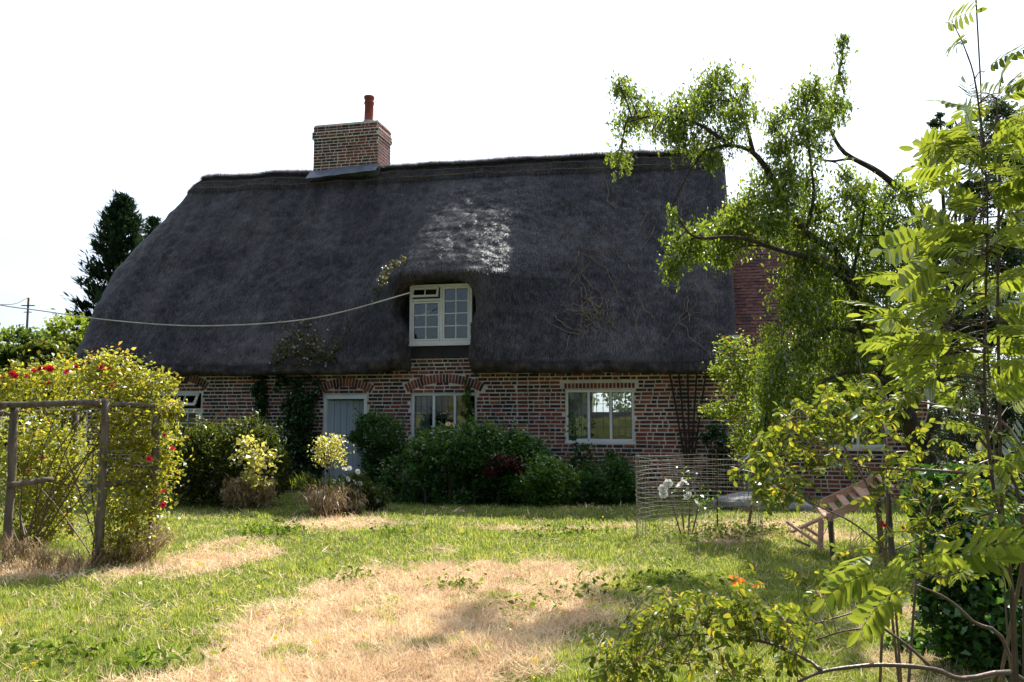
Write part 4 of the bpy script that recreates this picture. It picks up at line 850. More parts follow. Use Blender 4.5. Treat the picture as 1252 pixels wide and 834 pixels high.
for px, py in [(421,574),(427,573),(433,590),(440,592),(419,592),(437,577),(425,586)]: bloom(t, at(px, py, 13.95), 'white', .9)

# ------------------------------------------------------------------ fan trellis, wire pen and its contents
t = empty('fan_trellis', house(3.65, -0.10, 0.0), -TH, 'dark wooden fan trellis fixed to the brick wall right of the right window', 'trellis')
for i in range(5):
    u = (i - 2) / 2; MB().bar((u * .07 , 0, 0.66), (u * .36, 0, 2.50), 0.036, 0.018, up=(0, 1, 0)).build('lath', M['dark_wood'], t)
for k, z_ in enumerate((0.80, 0.95, 1.10, 1.26, 1.46, 1.70, 1.95, 2.20)):
    hw = .07 + .29 * (z_ - .66) / 1.84 + .03; MB().box((-hw, -.026, z_), (hw, -.010, z_ + .03)).build('cross_lath', M['dark_wood'], t)
MB().box((-.10, -.03, .62), (.10, .012, .80)).build('foot_board', M['dark_wood'], t)
pc = Vector((2.48, 11.2, 0)); rx, ry = 0.82, 0.75
t = empty('wire_pen', pc, 0, 'round pen of rusty welded wire netting standing on the lawn in front of the trellis', 'fence')
for k in range(17):
    z_ = 0.03 + k * 0.064 if k > 6 else 0.03 + k * 0.064; pts = [(rx * math.cos(a_) + .012 * math.sin(5 * a_ + k), ry * math.sin(a_), z_ + .012 * math.sin(3 * a_ + k * .7)) for a_ in np.linspace(0, 2 * math.pi, 49)]
    MB().tube(pts, 0.0024 if k > 6 else .0015, 4, cap=False).build('ring_wire', M['wire'], t)
for k in range(62):
    a_ = 2 * math.pi * k / 62; MB().tube([(rx * math.cos(a_), ry * math.sin(a_), -.02), (rx * math.cos(a_) * 1.0, ry * math.sin(a_), 1.07)], 0.0018, 4).build('upright_wire', M['wire'], t)
MB().bar((-rx, 0, 0), (-rx, 0, 1.1), .012, .012).build('stake', M['wire'], t); MB().bar((rx * .5, ry * .87, 0), (rx * .5, ry * .87, 1.12), .02, .02).build('stake', M['twig'], t)
t = root('white_rose', (2.35, 11.5), 'young rose with white blooms growing inside the wire pen', 'rose')
stemtubes(t, 'stem', [([Vector((2.35 + .05 * i, 11.5, 0)), Vector((2.30 + .12 * i, 11.45, .4)), Vector((2.22 + .18 * i, 11.4, .85))], .012, .005) for i in range(-1, 3)], M['rose_cane'])
foliage(t, [(2.3, 11.4, .65, .25, .2, .22), (2.5, 11.5, .45, .25, .2, .25)], 150, .05, FM['bright'], sub=.4, per=8)
for px, py in [(811,598),(817,592),(836,590),(833,593),(842,607),(812,604),(851,616)]: bloom(t, at(px, py, 11.3), 'white', 1.25)
def rock(name, c_, rad, label, seed):
    bm = bmesh.new(); bmesh.ops.create_icosphere(bm, subdivisions=3, radius=1); rr = Vector((seed * 3.1, seed, 0))
    for v_ in bm.verts: n_ = mnoise.noise(v_.co * 1.3 + rr); v_.co = Vector((v_.co.x * rad[0], v_.co.y * rad[1], max(v_.co.z, -.4) * rad[2])) * (1 + .3 * n_)
    me_ = bpy.data.meshes.new(name); bm.to_mesh(me_); bm.free(); me_.materials.append(M['stone']); o = bpy.data.objects.new(name, me_); COL.objects.link(o); o.location = c_; tag(o, label, 'stone'); return o
rock('stone', (4.0, 14.6, 0.08), (.48, .3, .22), 'large pale grey stone lying by the wall behind the wire pen', 2)
rock('stone', (4.9, 14.3, 0.05), (.2, .16, .12), 'smaller grey stone right of the large one behind the wire pen', 5)
t = root('wall_shrub', onwall(872, 560, .4), 'dark shrub against the wall to the right of the trellis', 'shrub')
foliage(t, [B(px, py, 16.2, a_, b_) for px, py, a_, b_ in [(875,545,14,22),(885,575,18,24),(868,590,12,18)]], 6000, .055, FM['ivy'], sub=.2)

# ------------------------------------------------------------------ rustic arbour on the left
AY = 9.2; t = empty('rustic_arbour', (-4.9, AY, 0), 0, 'rustic grey wooden arbour of rough poles on the left of the lawn', 'arbour')
def apole(name, a, b, r0, r1, label=None):
    q = [Vector(a).lerp(Vector(b), k / 7) + Vector((rg.uniform(-.01, .01), rg.uniform(-.01, .01), rg.uniform(-.006, .006))) for k in range(8)]
    o = MB().tube([x - Vector((-4.9, AY, 0)) for x in q], [lerp(r0, r1, k / 7) * rg.uniform(.93, 1.07) for k in range(8)], 9).build(name, M['old_wood'], t, smooth=True)
    if label: o['label'] = label
    return o
zt_ = at(120, 492, AY).z
for px, pt, Y_ in [(120, 492, AY), (8, 495, AY)]: g0 = at(px, 690, Y_); apole('post', (g0.x, Y_, -.05), (g0.x, Y_, at(px, pt, Y_).z + .03), .048, .042)
for px in (85, -10): g0 = at(px, 655, 11.3); apole('post', (g0.x, 11.3, -.05), (g0.x, 11.3, at(px, 500, 11.3).z), .045, .04)
apole('post', (at(185, 690, 9.5).x, 9.5, -.05), (at(185, 690, 9.5).x, 9.5, 1.6), .045, .04)
apole('beam', at(-30, 496, AY - .06), at(122, 492, AY - .06), .036, .034); apole('beam', at(-20, 506, 11.2), at(90, 503, 11.2), .04, .036)
apole('beam', at(120, 493, AY), at(85, 503, 11.3), .036, .034); apole('beam', at(8, 495, AY), at(-10, 503, 11.3), .036, .034); apole('beam', at(120, 494, AY + .05), at(190, 496, 9.5), .034, .03)
apole('rail', at(8, 594, AY - .05), at(63, 586, AY + .2), .036, .03); apole('rail', at(120, 592, AY), at(188, 590, 9.5), .034, .03)
t = root('climbing_rose', (-4.6, 9.9), 'yellowish green climbing rose with red blooms smothering the rustic arbour', 'rose')
ar = [(20,475,30,22,10),(60,470,34,22,9.9),(100,462,34,22,9.7),(125,455,18,18,9.6),(140,468,34,24,9.6),(175,478,32,24,9.7),(195,490,18,20,9.8),(60,492,60,8,10),
      (150,520,34,34,9.5),(185,530,26,34,9.6),(200,560,18,28,9.6),(150,570,32,30,9.4),(185,600,20,34,9.5),(150,620,30,34,9.4),(170,655,28,32,9.4),(140,670,20,22,9.3),(205,520,12,16,9.5),
      (40,540,30,36,10.8),(60,585,34,34,10.9),(30,620,28,34,10.9),(20,580,22,40,10.6),(55,640,24,28,10.8),(90,560,22,40,11.2),(75,620,18,26,11.1),(15,665,22,18,10.6)]
foliage(t, [B(x_, y_, Y_, a_ * 1.05, b_ * 1.05) for x_, y_, a_, b_, Y_ in ar], 18000, 0.048, FM['arbour'], sub=.33, per=12, shell=.2, aspect=.6)
ln_ = []
for i in range(24):
    x_, y_, a_, b_, Y_ = rg.choice(ar); p0 = at(rg.choice([150, 165, 180, 120, 40, 25]) + rg.uniform(-12, 12), 690, 9.5); p0.z = 0; p2 = at(x_ + rg.uniform(-a_, a_) * 1.2, y_ - rg.uniform(0, b_) * 1.35, Y_); p1 = (p0 + p2) / 2 + Vector((rg.uniform(-.25, .25), rg.uniform(-.2, .2), .1)); ln_.append(([p0, p1, p2], .010, .003))
twigs(t, 'canes', ln_, M['twig'])
for px, py, Y_ in [(48,450,9.4),(54,449,9.4),(60,452,9.5),(42,453,9.4),(17,459,9.5),(4,462,9.4),(33,461,9.5),(80,455,9.3),(125,450,9.3),(133,451,9.3),(140,470,9.2),(57,470,9.4),(208,548,9.3),(185,561,9.2),(198,600,9.2),(200,616,9.2),(50,559,9.8),(33,577,9.8),(200,533,9.2),(92,447,9.4)]:
    for _ in range(2 if py < 460 else 1): bloom(t, at(px + rg.uniform(-3, 3), py + rg.uniform(-2, 2), Y_ - .1), 'red', rg.uniform(.55, .95))
sp = []; sv = []
for i in range(130):
    x_, y_, a_, b_, Y_ = rg.choice(ar[:7] + ar[9:13] + [(205,520,12,16,9.5)] * 3); p0 = at(x_ + rg.uniform(-a_, a_), y_ - b_ * .6, Y_); d = Vector((rg.uniform(-.5, .7), rg.uniform(-.3, .3), rg.uniform(.2, 1))); ln2 = rg.uniform(.12, .34)
    for k in range(13): q = p0 + d.normalized() * ln2 * k / 12 + Vector((rg.gauss(0, .018), rg.gauss(0, .018), -.25 * ln2 * (k / 12) ** 2 + rg.gauss(0, .015))); sp.append(tuple(q)); sv.append(rg.random())
leafcloud('sprigs', np.array(sp) - np.array(t.location), .042, FM['arbour'], t, np.array(sv), .1, .6)
t = root('tall_dry_grass', G(20, 695), 'bleached dry grass and dock stems at the left foot of the arbour', 'plants')
foliage(t, [B(px, py, 8.9, a_, 18, 1.5) for px, py, a_ in [(5,680,20),(30,685,22),(60,690,20),(85,694,14)]], 700, 0.17, FM['dry'], part='stems', sub=.3, aspect=.05, droop=-1.2)
t = root('arbour_foot_growth', G(150, 700), 'scruffy browned growth round the foot of the right arbour post', 'plants')
foliage(t, [B(px, py, 9.3, a_, b_, 1.2) for px, py, a_, b_ in [(140,682,24,18),(172,672,26,24),(196,665,12,22)]], 1500, 0.12, FM['dry'], part='stems', sub=.3, aspect=.08, droop=-.9)

# ------------------------------------------------------------------ trees behind the cottage and at the edges
# tall conifer: tiers of upswept sprays round a straight trunk
def conifer(base, h, rad, n, label, seed):
    rr = random.Random(seed); t = empty('conifer', base, 0, label, 'tree'); MB().tube([(0, 0, -.2), (0, 0, h * .55), (0, 0, h * .99)], [.28, .16, .02], 8).build('trunk', M['bark'], t)
    vs = []; vv = []; mb = MB()
    for i in range(n):
        u = rr.random() ** 0.75; z = h * (0.10 + 0.88 * u); R0 = rad * (1 - u) ** 0.62 * rr.uniform(.6, 1.1) + .12; a = rr.uniform(0, 2 * math.pi); up = rr.uniform(-.05, .30)
        mid = Vector((math.cos(a) * R0 * .6, math.sin(a) * R0 * .6, z - R0 * .12)); tip = Vector((math.cos(a) * R0, math.sin(a) * R0, z + R0 * up)); ax = Vector((0, 0, z - R0 * .1))
        tn = rr.random()
        for k in range(34):
            s = rr.random() ** .6; p = ax.lerp(mid, s * 2) if s < .5 else mid.lerp(tip, s * 2 - 1); d = (tip - mid).normalized(); q = p + Vector((rr.gauss(0, .10), rr.gauss(0, .10), rr.gauss(0, .08) - .05))
            dd_ = (d * 1.2 + Vector((rr.gauss(0, .5), rr.gauss(0, .5), rr.gauss(.15, .35)))).normalized(); L_ = rr.uniform(.22, .5) * (.6 + R0 * .28); sd = dd_.cross(Vector((0, 0, 1))).normalized() * L_ * .17
            vs.append([q, q + dd_ * L_ * .5 + sd, q + dd_ * L_, q + dd_ * L_ * .5 - sd]); vv.append(min(1, max(0, .5 * tn + .5 * rr.random())))
    npmesh('crown', np.array([[tuple(x) for x in f] for f in vs]), 4, FM['conifer'], t, np.array(vv)); return t
b_ = at(143, 400, 44); conifer((b_.x, 44, 0), at(143, 234, 44).z, 3.2, 620, 'tall dark conifer standing behind the left end of the thatched roof', 3)
b_ = at(184, 400, 50); conifer((b_.x, 50, 0), at(184, 262, 50).z, 1.9, 380, 'small conifer top just showing between the tall conifer and the thatch', 4)
def tree(name, base, label, blobs, n, size, m, trunks, cat='tree', sub=.16, per=55, shell=.55, limbs=True, aspect=.55, droop=.25):
    t = empty(name, base, 0, label, cat); foliage(t, blobs, n, size, FM[m], 'crown', sub, per, shell, aspect=aspect, droop=droop)
    if trunks: stemtubes(t, 'trunk', trunks, M['bark'], 8)
    if limbs:
        top = Vector(trunks[0][0][-1]) if trunks else Vector(base); st = Vector(trunks[0][0][len(trunks[0][0]) // 2])
        twigs(t, 'limbs', [([st.lerp(top, rg.random()), (st + Vector(b[:3])) / 2 + Vector((0, 0, .1)), Vector(b[:3]), Vector(b[:3]) + Vector((rg.uniform(-1, 1) * b[3], rg.uniform(-1, 1) * b[4], .6 * b[5]))], .03 + .03 * b[3], .01) for b in blobs], M['bark'])
    return t
for px, top, Y_, r_, m, lab in [(20, 402, 30, 40, 'wild', 'round green bush at the left edge beyond the arbour'), (78, 385, 32, 44, 'lime', 'sunlit lime green tree between the arbour and the roof end'), (50, 415, 24, 34, 'hedge', 'darker bush below the sunlit lime tree, behind the arbour'), (-40, 400, 28, 40, 'wild', 'green tree just outside the left edge of the view')]:
    g0 = at(px, 500, Y_); zt_ = at(px, top, Y_).z; k = Y_ / F; R0 = r_ * k
    tree('garden_tree', (g0.x, Y_, 0), lab, [(g0.x + rg.uniform(-.6, .6) * R0, Y_ + rg.uniform(-.4, .4) * R0, zt_ - R0 * .55 - q * R0 * .5, R0 * .75, R0 * .75, R0 * .5) for q in range(4)], 9000, 0.17, m, [([Vector((g0.x, Y_, -.1)), Vector((g0.x + .1, Y_, zt_ * .5)), Vector((g0.x, Y_, zt_ * .85))], .16, .05)], shell=.6)
# dark boundary hedge on the left and far hedges closing the garden
def hedge(a, b, h, n, label, m='hedge', size=.12, w_=.9, name='boundary_hedge'):
    a = Vector(a); b = Vector(b); k = max(2, int((b - a).length / 1.2)); t = empty(name, (a + b) / 2, 0, label, 'hedge')
    bl = [(*(a.lerp(b, i / (k - 1)) + Vector((rg.uniform(-.2, .2), rg.uniform(-.2, .2), h * .5 + rg.uniform(-.15, .15) * h)))[:3], 1.1, w_, h * .55) for i in range(k)]
    foliage(t, bl, n, size, FM[m], 'foliage', .16, 60, .6); return t
hedge((-17, 12, 0), (-13.5, 24, 0), 2.3, 16000, 'dark hedge closing the garden on the left behind the arbour')
hedge((-30, 34, 0), (-6, 36, 0), 3.4, 12000, 'far hedge beyond the left end of the cottage', size=.2)
hedge((12, 33, 0), (34, 24, 0), 4.5, 14000, 'far hedge beyond the brick extension on the right', size=.22)
# trees behind the cottage, seen only through its rooms
for i, (x_, y_) in enumerate([(1.5, 34), (6.0, 33), (10.5, 31)]):
    tree('back_garden_tree', (x_, y_, 0), ['leafy tree behind the cottage glimpsed through the right window', 'second leafy tree behind the cottage beyond the thatch right end', 'third leafy tree behind the brick extension'][i], [(x_ + rg.uniform(-1, 1), y_ + rg.uniform(-1, 1), 2.4 + q * .8, 1.7, 1.5, 1.1) for q in range(3)], 6000, .2, 'wild', [([Vector((x_, y_, 0)), Vector((x_, y_, 2)), Vector((x_, y_, 3.6))], .15, .06)])
# the far side of the garden behind the photographer, mirrored in the window glass
for i, (x_, y_, h_) in enumerate([(-16, -20, 6), (-9, -24, 7.5), (-2, -22, 6), (5, -25, 8), (13, -22, 6.5), (21, -18, 7)]):
    tree('garden_tree', (x_, y_, 0), ['low round tree at the left end of the row behind the photographer', 'tall broad tree second in the row behind the photographer', 'shorter tree third in the row behind the photographer', 'tallest tree in the row behind the photographer', 'round tree right of the tallest tree behind the photographer', 'tree at the right end of the row behind the photographer'][i],
         [(x_ + rg.uniform(-1.6, 1.6), y_ + rg.uniform(-1, 1), h_ * (.3 + .16 * q), 2.8, 2.2, h_ * .18) for q in range(4)], 5000, .3, 'wild', [([Vector((x_, y_, 0)), Vector((x_, y_, h_ * .4)), Vector((x_, y_, h_ * .7))], .25, .1)])

# shaggy plum tree on the right: leaning trunk, long arching limbs, drooping tufts
def LP(*q): return [at(a, b, c) for a, b, c in q]
g0 = at(1128, 655, 11.6)
pt = empty('old_plum_tree', (g0.x, g0.y, 0), 0, 'old shaggy plum tree with drooping foliage leaning over the right end of the cottage', 'tree')
trunk = [Vector((g0.x, g0.y, -.1))] + LP((1126, 590, 11.6), (1118, 530, 11.5), (1090, 470, 11.4), (1060, 410, 11.3), (1040, 345, 11.2), (1018, 303, 11.1))
stemtubes(pt, 'trunk', [(trunk, .17, .06)], M['bark'], 10)
LB = [(LP((1018, 303, 11.1), (985, 285, 11.0), (960, 250, 10.9), (943, 216, 10.8), (921, 187, 10.7), (893, 178, 10.7), (862, 184, 10.6)), .06, .018),
      (LP((921, 187, 10.7), (912, 150, 10.8), (905, 125, 10.8)), .03, .01), (LP((893, 178, 10.7), (850, 150, 10.7), (800, 142, 10.6), (765, 150, 10.6)), .03, .008),
      (LP((1126, 560, 11.6), (1150, 470, 11.8), (1152, 380, 11.9), (1135, 300, 12), (1108, 243, 12), (1075, 211, 12), (1033, 187, 11.9), (1015, 158, 11.8), (1007, 138, 11.8)), .085, .016),
      (LP((1075, 211, 12), (1045, 195, 11.8), (1015, 197, 11.6), (985, 190, 11.5)), .03, .008), (LP((1015, 158, 11.8), (1022, 110, 11.7), (1030, 70, 11.7), (1032, 42, 11.7)), .018, .005),
      (LP((1040, 345, 11.2), (1000, 320, 10.9), (950, 305, 10.6), (900, 290, 10.4), (850, 290, 10.3), (826, 262, 10.2)), .05, .008), (LP((985, 285, 11), (995, 240, 10.9), (990, 190, 11), (985, 150, 11)), .03, .008),
      (LP((1060, 410, 11.3), (1020, 400, 11), (980, 420, 10.8), (950, 450, 10.6), (938, 500, 10.5), (932, 560, 10.5)), .04, .008), (LP((1090, 470, 11.4), (1050, 455, 11), (1010, 465, 10.8), (975, 500, 10.7)), .035, .008),
      (LP((1040, 345, 11.2), (1050, 300, 11.2), (1058, 250, 11.1)), .035, .01), (LP((1126, 640, 11.6), (1138, 560, 11.4), (1150, 480, 11.3), (1160, 400, 11.4)), .10, .05), (LP((1152, 380, 11.9), (1175, 300, 12), (1200, 250, 12.1)), .05, .015), (LP((1108, 243, 12), (1140, 232, 12), (1165, 222, 12)), .025, .008)]
stemtubes(pt, 'limb', LB, M['bark'], 7)
PB = [(757,104,11,10),(772,118,12,12),(765,150,16,14),(790,138,18,15),(808,152,20,15),(832,140,22,20),(826,165,14,14),(855,130,20,20),(868,108,16,14),(882,92,16,12),(885,125,18,18),(905,140,16,20),(898,165,16,14),(870,168,18,14),(845,178,14,10),(760,188,11,12),(868,195,12,10),(760,108,8,8),
      (912,110,8,10),(948,150,12,14),(955,180,14,18),(965,210,16,16),(975,130,16,16),(990,110,14,12),(1003,120,14,16),(1008,148,14,14),(1020,130,12,12),(1035,132,7,9),(985,160,14,18),(1000,185,14,12),(1028,75,7,13),(1031,50,6,8),(1026,100,8,10),
      (935,215,16,16),(925,240,20,16),(955,240,20,20),(985,230,18,22),(910,255,18,14),(940,270,24,20),(970,280,24,22),(1000,260,16,20),
      (905,285,24,18),(878,285,22,16),(852,292,18,16),(838,310,14,16),(828,296,10,12),(820,255,7,6),(972,350,18,22),(880,312,16,12),(822,325,8,14),(1040,240,16,14),(1058,228,14,12),(1080,250,18,18),(1050,265,20,20),(1090,280,20,22),(1065,300,20,20),(1030,290,18,20),(1098,318,18,18),(1120,270,12,16),
      (985,320,24,24),(1010,345,20,24),(975,375,22,24),(1000,395,22,24),(1030,405,20,20),(1075,350,18,22),(1090,385,18,20),(1060,380,16,18),(1045,440,20,20),(1015,440,20,22),(980,430,18,22),(1075,430,18,20),(1095,450,16,22),
      (955,440,14,24),(948,480,15,28),(940,520,14,28),(935,560,13,26),(930,592,9,18),(965,480,16,24),(990,480,18,20),(1020,480,20,20),(1055,480,20,20),(1085,500,16,20),(1095,225,14,10),(1115,235,12,12),(1040,340,18,18),(1025,370,18,18),(1110,350,18,20),(1115,400,18,20),(1110,440,16,20),(900,270,16,12),(1120,300,16,16),(1060,330,20,16),(1035,215,12,10)]
n_pl = [B(a, b, 11.0 + 0.5 * math.sin(a * .07 + b * .03) + (.5 if a > 1000 else -.3 if b > 380 and a < 970 else 0), c * 1.05, d * 1.1, 1.6) for a, b, c, d in PB]
P, v, o_ = clumps(n_pl, 74000, .40, 20, .12); sag_ = RNG.random(len(P)) ** 2 * .10; P[:, 2] -= sag_
leafcloud('crown', local(pt, P), 0.050, FM['plum'], pt, v, .7, .44, jit=.5)
# hanging tassels of leaf below each tuft
hp = []; hv = []
for _ in range(520):
    b_ = rg.choice(n_pl); x_, y_, z_ = (b_[k] + rg.uniform(-1, 1) * b_[3 + k] for k in range(3)); ln_ = rg.uniform(.08, .28); tn = rg.random()
    for k in range(26): u = rg.random(); hp.append((x_ + rg.gauss(0, .014), y_ + rg.gauss(0, .014), z_ - b_[5] * .4 - ln_ * u)); hv.append(.6 * tn + .4 * rg.random())
for _ in range(4600):
    u = rg.random(); q = at(943 - 10 * u + rg.gauss(0, 8 - 3 * u), 395 + 215 * u, 10.7 + rg.gauss(0, .12)); hp.append(tuple(q)); hv.append(.7 * rg.random())
leafcloud('hanging_sprays', np.array(hp) - np.array(pt.location), .032, FM['plum'], pt, np.array(hv), 1.2, .45)
def nearest(q, sk): return min(sk, key=lambda s: (s - q).length_squared)
sk = [p_ for l_ in LB for p_ in curve(l_[0], 4)] + curve(trunk, 4)
twigs(pt, 'twigs', [([nearest(Vector(b[:3]), sk), (nearest(Vector(b[:3]), sk) + Vector(b[:3])) / 2 + Vector((0, 0, .06)), Vector(b[:3]), Vector(b[:3]) + Vector((rg.uniform(-1, 1) * b[3], rg.uniform(-1, 1) * b[4], rg.uniform(-.5, 1) * b[5]))], .012, .004) for b in n_pl for _ in range(2)], M['bark'])

# bright small-leaved branch shrub in front of the extension
ls = empty('lime_bush', (at(915, 640, 12.2).x, 12.2, 0), 0, 'bright lime green arching bush lit by the sun beside the downpipe', 'bush')
LM = [(868,508,10,9),(880,500,14,12),(896,508,12,12),(905,525,10,12),(900,440,14,14),(888,425,12,12),(880,452,10,12),(893,465,14,14),(910,470,12,16),(915,495,14,18),(908,545,12,14),(920,560,12,14),(905,420,10,10),(925,445,12,20),(862,497,6,5),(935,600,12,16)]
lb_ = [B(a, b, 12.0, c * 1.1, d * 1.1, 1.3) for a, b, c, d in LM]; P, v, o_ = clumps(lb_, 5200, .34, 14, .25); leafcloud('foliage', local(ls, P), .05, FM['lime'], ls, v, .1, .5)
stemtubes(ls, 'stem', [([Vector((at(915, 640, 12.2).x, 12.2, 0)), at(925, 570, 12.1), at(915, 500, 12.1), at(895, 430, 12)], .025, .008), ([at(922, 560, 12.1), at(900, 520, 12), at(868, 505, 11.9)], .012, .004)], M['twig'])
bloom(ls, at(886, 412, 11.8), 'red', .5); bloom(ls, at(892, 416, 11.8), 'red', .5)

# taller trees and yew on the far right
tree('blue_green_tree', (at(1175, 640, 15).x, 15, 0), 'dark bluish green tree behind the rowan sapling at the right edge', [B(a, b, 15 + rg.uniform(-.8, .8), c, d) for a, b, c, d in [(1150,150,12,10),(1172,160,16,14),(1190,180,22,24),(1150,185,16,14),(1225,150,24,24),(1245,200,26,34),(1195,240,26,26),(1150,330,22,26),(1210,310,30,34),(1250,290,24,40),(1160,400,24,28),(1215,390,34,36),(1260,400,26,40),(1160,450,20,26),(1120,360,14,20)]],
     26000, .085, 'blue', [([Vector((at(1175, 640, 15).x, 15, -.1)), at(1170, 540, 15), at(1165, 440, 15), at(1175, 350, 15), at(1190, 240, 15)], .17, .05), ([at(1172, 560, 15), at(1195, 480, 15), at(1215, 400, 15), at(1240, 300, 15)], .10, .04)], sub=.22, shell=.4)
yw = [B(a, b, 8.6 + rg.uniform(-.3, .3), c, d) for a, b, c, d in [(1170,520,26,40),(1200,480,30,40),(1240,470,34,46),(1190,570,40,50),(1240,560,40,60),(1175,630,36,50),(1230,650,46,60),(1290,540,50,90)]]
tree('yew_bush', (at(1215, 700, 8.6).x, 8.6, 0), 'dense grey green yew bush behind the rowan sapling on the right', yw, 42000, .036, 'blue', [([Vector((at(1215, 700, 8.6).x, 8.6, 0)), at(1210, 600, 8.6), at(1205, 500, 8.6)], .07, .03)], cat='bush', sub=.16, per=60, shell=.75, aspect=.4)
un = [B(a, b, 5.6 + rg.uniform(-.3, .3), c, d) for a, b, c, d in [(1180,690,40,40),(1225,720,50,50),(1200,770,56,50),(1150,745,24,30),(1270,700,50,70),(1245,800,50,40),(1160,640,24,30),(1130,600,22,30),(1140,690,30,24),(1170,600,30,30),(1120,800,30,14)]]
tree('undergrowth_shrub', (at(1215, 860, 5.6).x, 5.6, 0), 'dark leafy undergrowth filling the bottom right corner', un, 10000, .055, 'shade', [([Vector((at(1215, 860, 5.6).x, 5.6, 0)), at(1210, 760, 5.6), at(1200, 700, 5.6)], .03, .01)], cat='bush', sub=.22, per=14, shell=.6, aspect=.65)

# tilting wooden rack and frame among the roses
wr = empty('wooden_rack', (at(1045, 668, 9.6).x, 9.6, 0), 0, 'pinkish wooden rack tipped up on legs among the roses', 'rack')
o_ = Vector(wr.location); TA, TB = at(1012, 633, 9.5) - o_, at(1090, 597, 9.5) - o_; dY = Vector((0.05, .42, .10))
for k, (a, b, hh) in enumerate([(TA, TB, .05), (TA + dY, TB + dY, .05)]): MB().bar(a, b, .022, .085).build('side_rail', M['pale_wood'], wr)
for u in (0.0, .34, .62, 1.0): q = TA.lerp(TB, u); MB().bar(q, q + dY, .085, .022).build('cross_board', M['pale_wood'], wr)
for u in (.04, .20, .38, .54, .72, .88): q = TA.lerp(TB, u) + Vector((0, 0, -.045)); MB().bar(q - Vector((0, .02, 0)), q + dY, .075, .014).build('slat', M['pale_wood'], wr)
for q, lb in ((TB + Vector((-.03, .05, 0)), 0), (TB + dY * .9 + Vector((-.05, 0, 0)), 0), (TA.lerp(TB, .1) + dY * .5, 0)): MB().bar(q, (q.x + .03, q.y, 0.0 - o_.z), .05, .045, up=(0, 1, 0)).build('leg', M['old_wood'], wr)
wf_ = empty('broken_wooden_frame', (at(990, 675, 10).x, 10, 0), 0, 'pale broken wooden frame lying on the grass left of the rack', 'frame'); o_ = Vector(wf_.location)
for a, b, w_ in [(at(968, 650, 10), at(1004, 634, 10.2), .05), (at(962, 638, 10), at(1005, 668, 9.7), .035), (at(1004, 636, 10), at(1003, 672, 9.9), .06), (at(972, 660, 9.9), at(990, 668, 9.9), .05), (at(985, 645, 10.2), at(1000, 655, 10.1), .03)]: MB().bar(a - o_, b - o_, w_, .03).build('board', M['pale_wood'], wf_)

# ------------------------------------------------------------------ overhead cable and the far pole
g0 = at(33, 400, 62); po = empty('telegraph_pole', (g0.x, 62, 0), 0, 'thin far telegraph pole at the left edge above the bushes', 'pole')
zt_ = at(33, 364, 62).z; MB().tube([(0, 0, -.3), (0, 0, zt_)], [.12, .075], 8).build('shaft', M['old_wood'], po); MB().bar((-.5, 0, zt_ - .6), (.5, 0, zt_ - .6), .08, .08).build('crossarm', M['old_wood'], po); MB().bar((-.3, 0, zt_ - 1.1), (.3, 0, zt_ - 1.1), .06, .06).build('crossarm', M['old_wood'], po)
cw = [at(501, 358, 16.9), at(460, 370, 16.9), at(420, 381, 17.0), at(370, 391, 17.1), at(300, 397, 17.3), at(220, 398, 17.6), at(130, 391, 18.0), at(50, 380, 18.4), at(-10, 371, 18.8), at(-90, 350, 19.3)]
c_ = MB().tube(curve(cw, 6), 0.0135, 6).build('overhead_cable', M['cable']); tag(c_, 'pale telephone cable sagging across the thatch from the dormer window to the left edge', 'cable')
g0 = at(-90, 400, 19.3); po = empty('telegraph_pole', (g0.x, 19.3, 0), 0, 'nearer wooden pole beyond the left edge carrying the pale cable', 'pole'); MB().tube([(0, 0, -.3), (0, 0, at(-90, 345, 19.3).z)], [.12, .09], 8).build('shaft', M['old_wood'], po)
c_ = MB().tube(curve([at(34, 364, 61.8), at(15, 372, 58), at(-30, 371, 50)], 5), .03, 5).build('overhead_cable', M['black_board']); tag(c_, 'thin dark wire leaving the far pole towards the left edge', 'cable')

# ------------------------------------------------------------------ rowan sapling close to the camera, right
RM = [leaf_mesh('leaf', FM['rowan'], 6 + i % 2, .175, .058, .0235, .10 + .09 * i, i) for i in range(6)]
rb = Vector((at(1235, 834, 3.0).x, 3.0, 0)); rw = empty('rowan_sapling', rb, 0, 'sunlit rowan sapling with bright feathered leaves filling the right edge', 'tree')
RS = [([rb] + LP((1240, 760, 3.0), (1226, 640, 3.0), (1222, 500, 3.0), (1220, 340, 3.0), (1222, 200, 3.0), (1218, 120, 3.0)), .0095, .004),
      ([rb + Vector((-.03, -.05, 0))] + LP((1235, 700, 2.9), (1215, 600, 2.9), (1204, 480, 2.9), (1205, 380, 2.9), (1207, 240, 2.9), (1194, 110, 2.9), (1180, 60, 2.9), (1166, 30, 2.9)), .008, .002),
      ([rb + Vector((.04, .05, 0))] + LP((1250, 640, 3.2), (1215, 560, 3.2), (1190, 520, 3.2), (1165, 430, 3.2), (1155, 400, 3.2)), .009, .003)]
stemtubes(rw, 'stem', RS, M['twig'], 6)
rsk = [p_ for l_ in RS for p_ in curve(l_[0], 6)]
RC = [(1165,22),(1160,50),(1216,68),(1185,125),(1240,100),(1160,165),(1200,185),(1150,195),(1240,150),(1178,228),(1145,285),(1152,265),(1192,290),(1236,240),(1140,300),(1145,355),(1165,395),(1205,360),(1238,330),(1090,405),(1125,430),(1178,430),(1206,420),(1240,395),(1165,480),(1110,450),(1198,550),(1240,470),(1225,590),(1092,700),(1170,680),(1240,690),(1228,640),(1245,560),(1140,390),(1100,380),(1185,340),(1225,280),(1248,200),(1130,470),(1210,500),(1150,320),(1175,160),(1215,230)]
tw_ = []
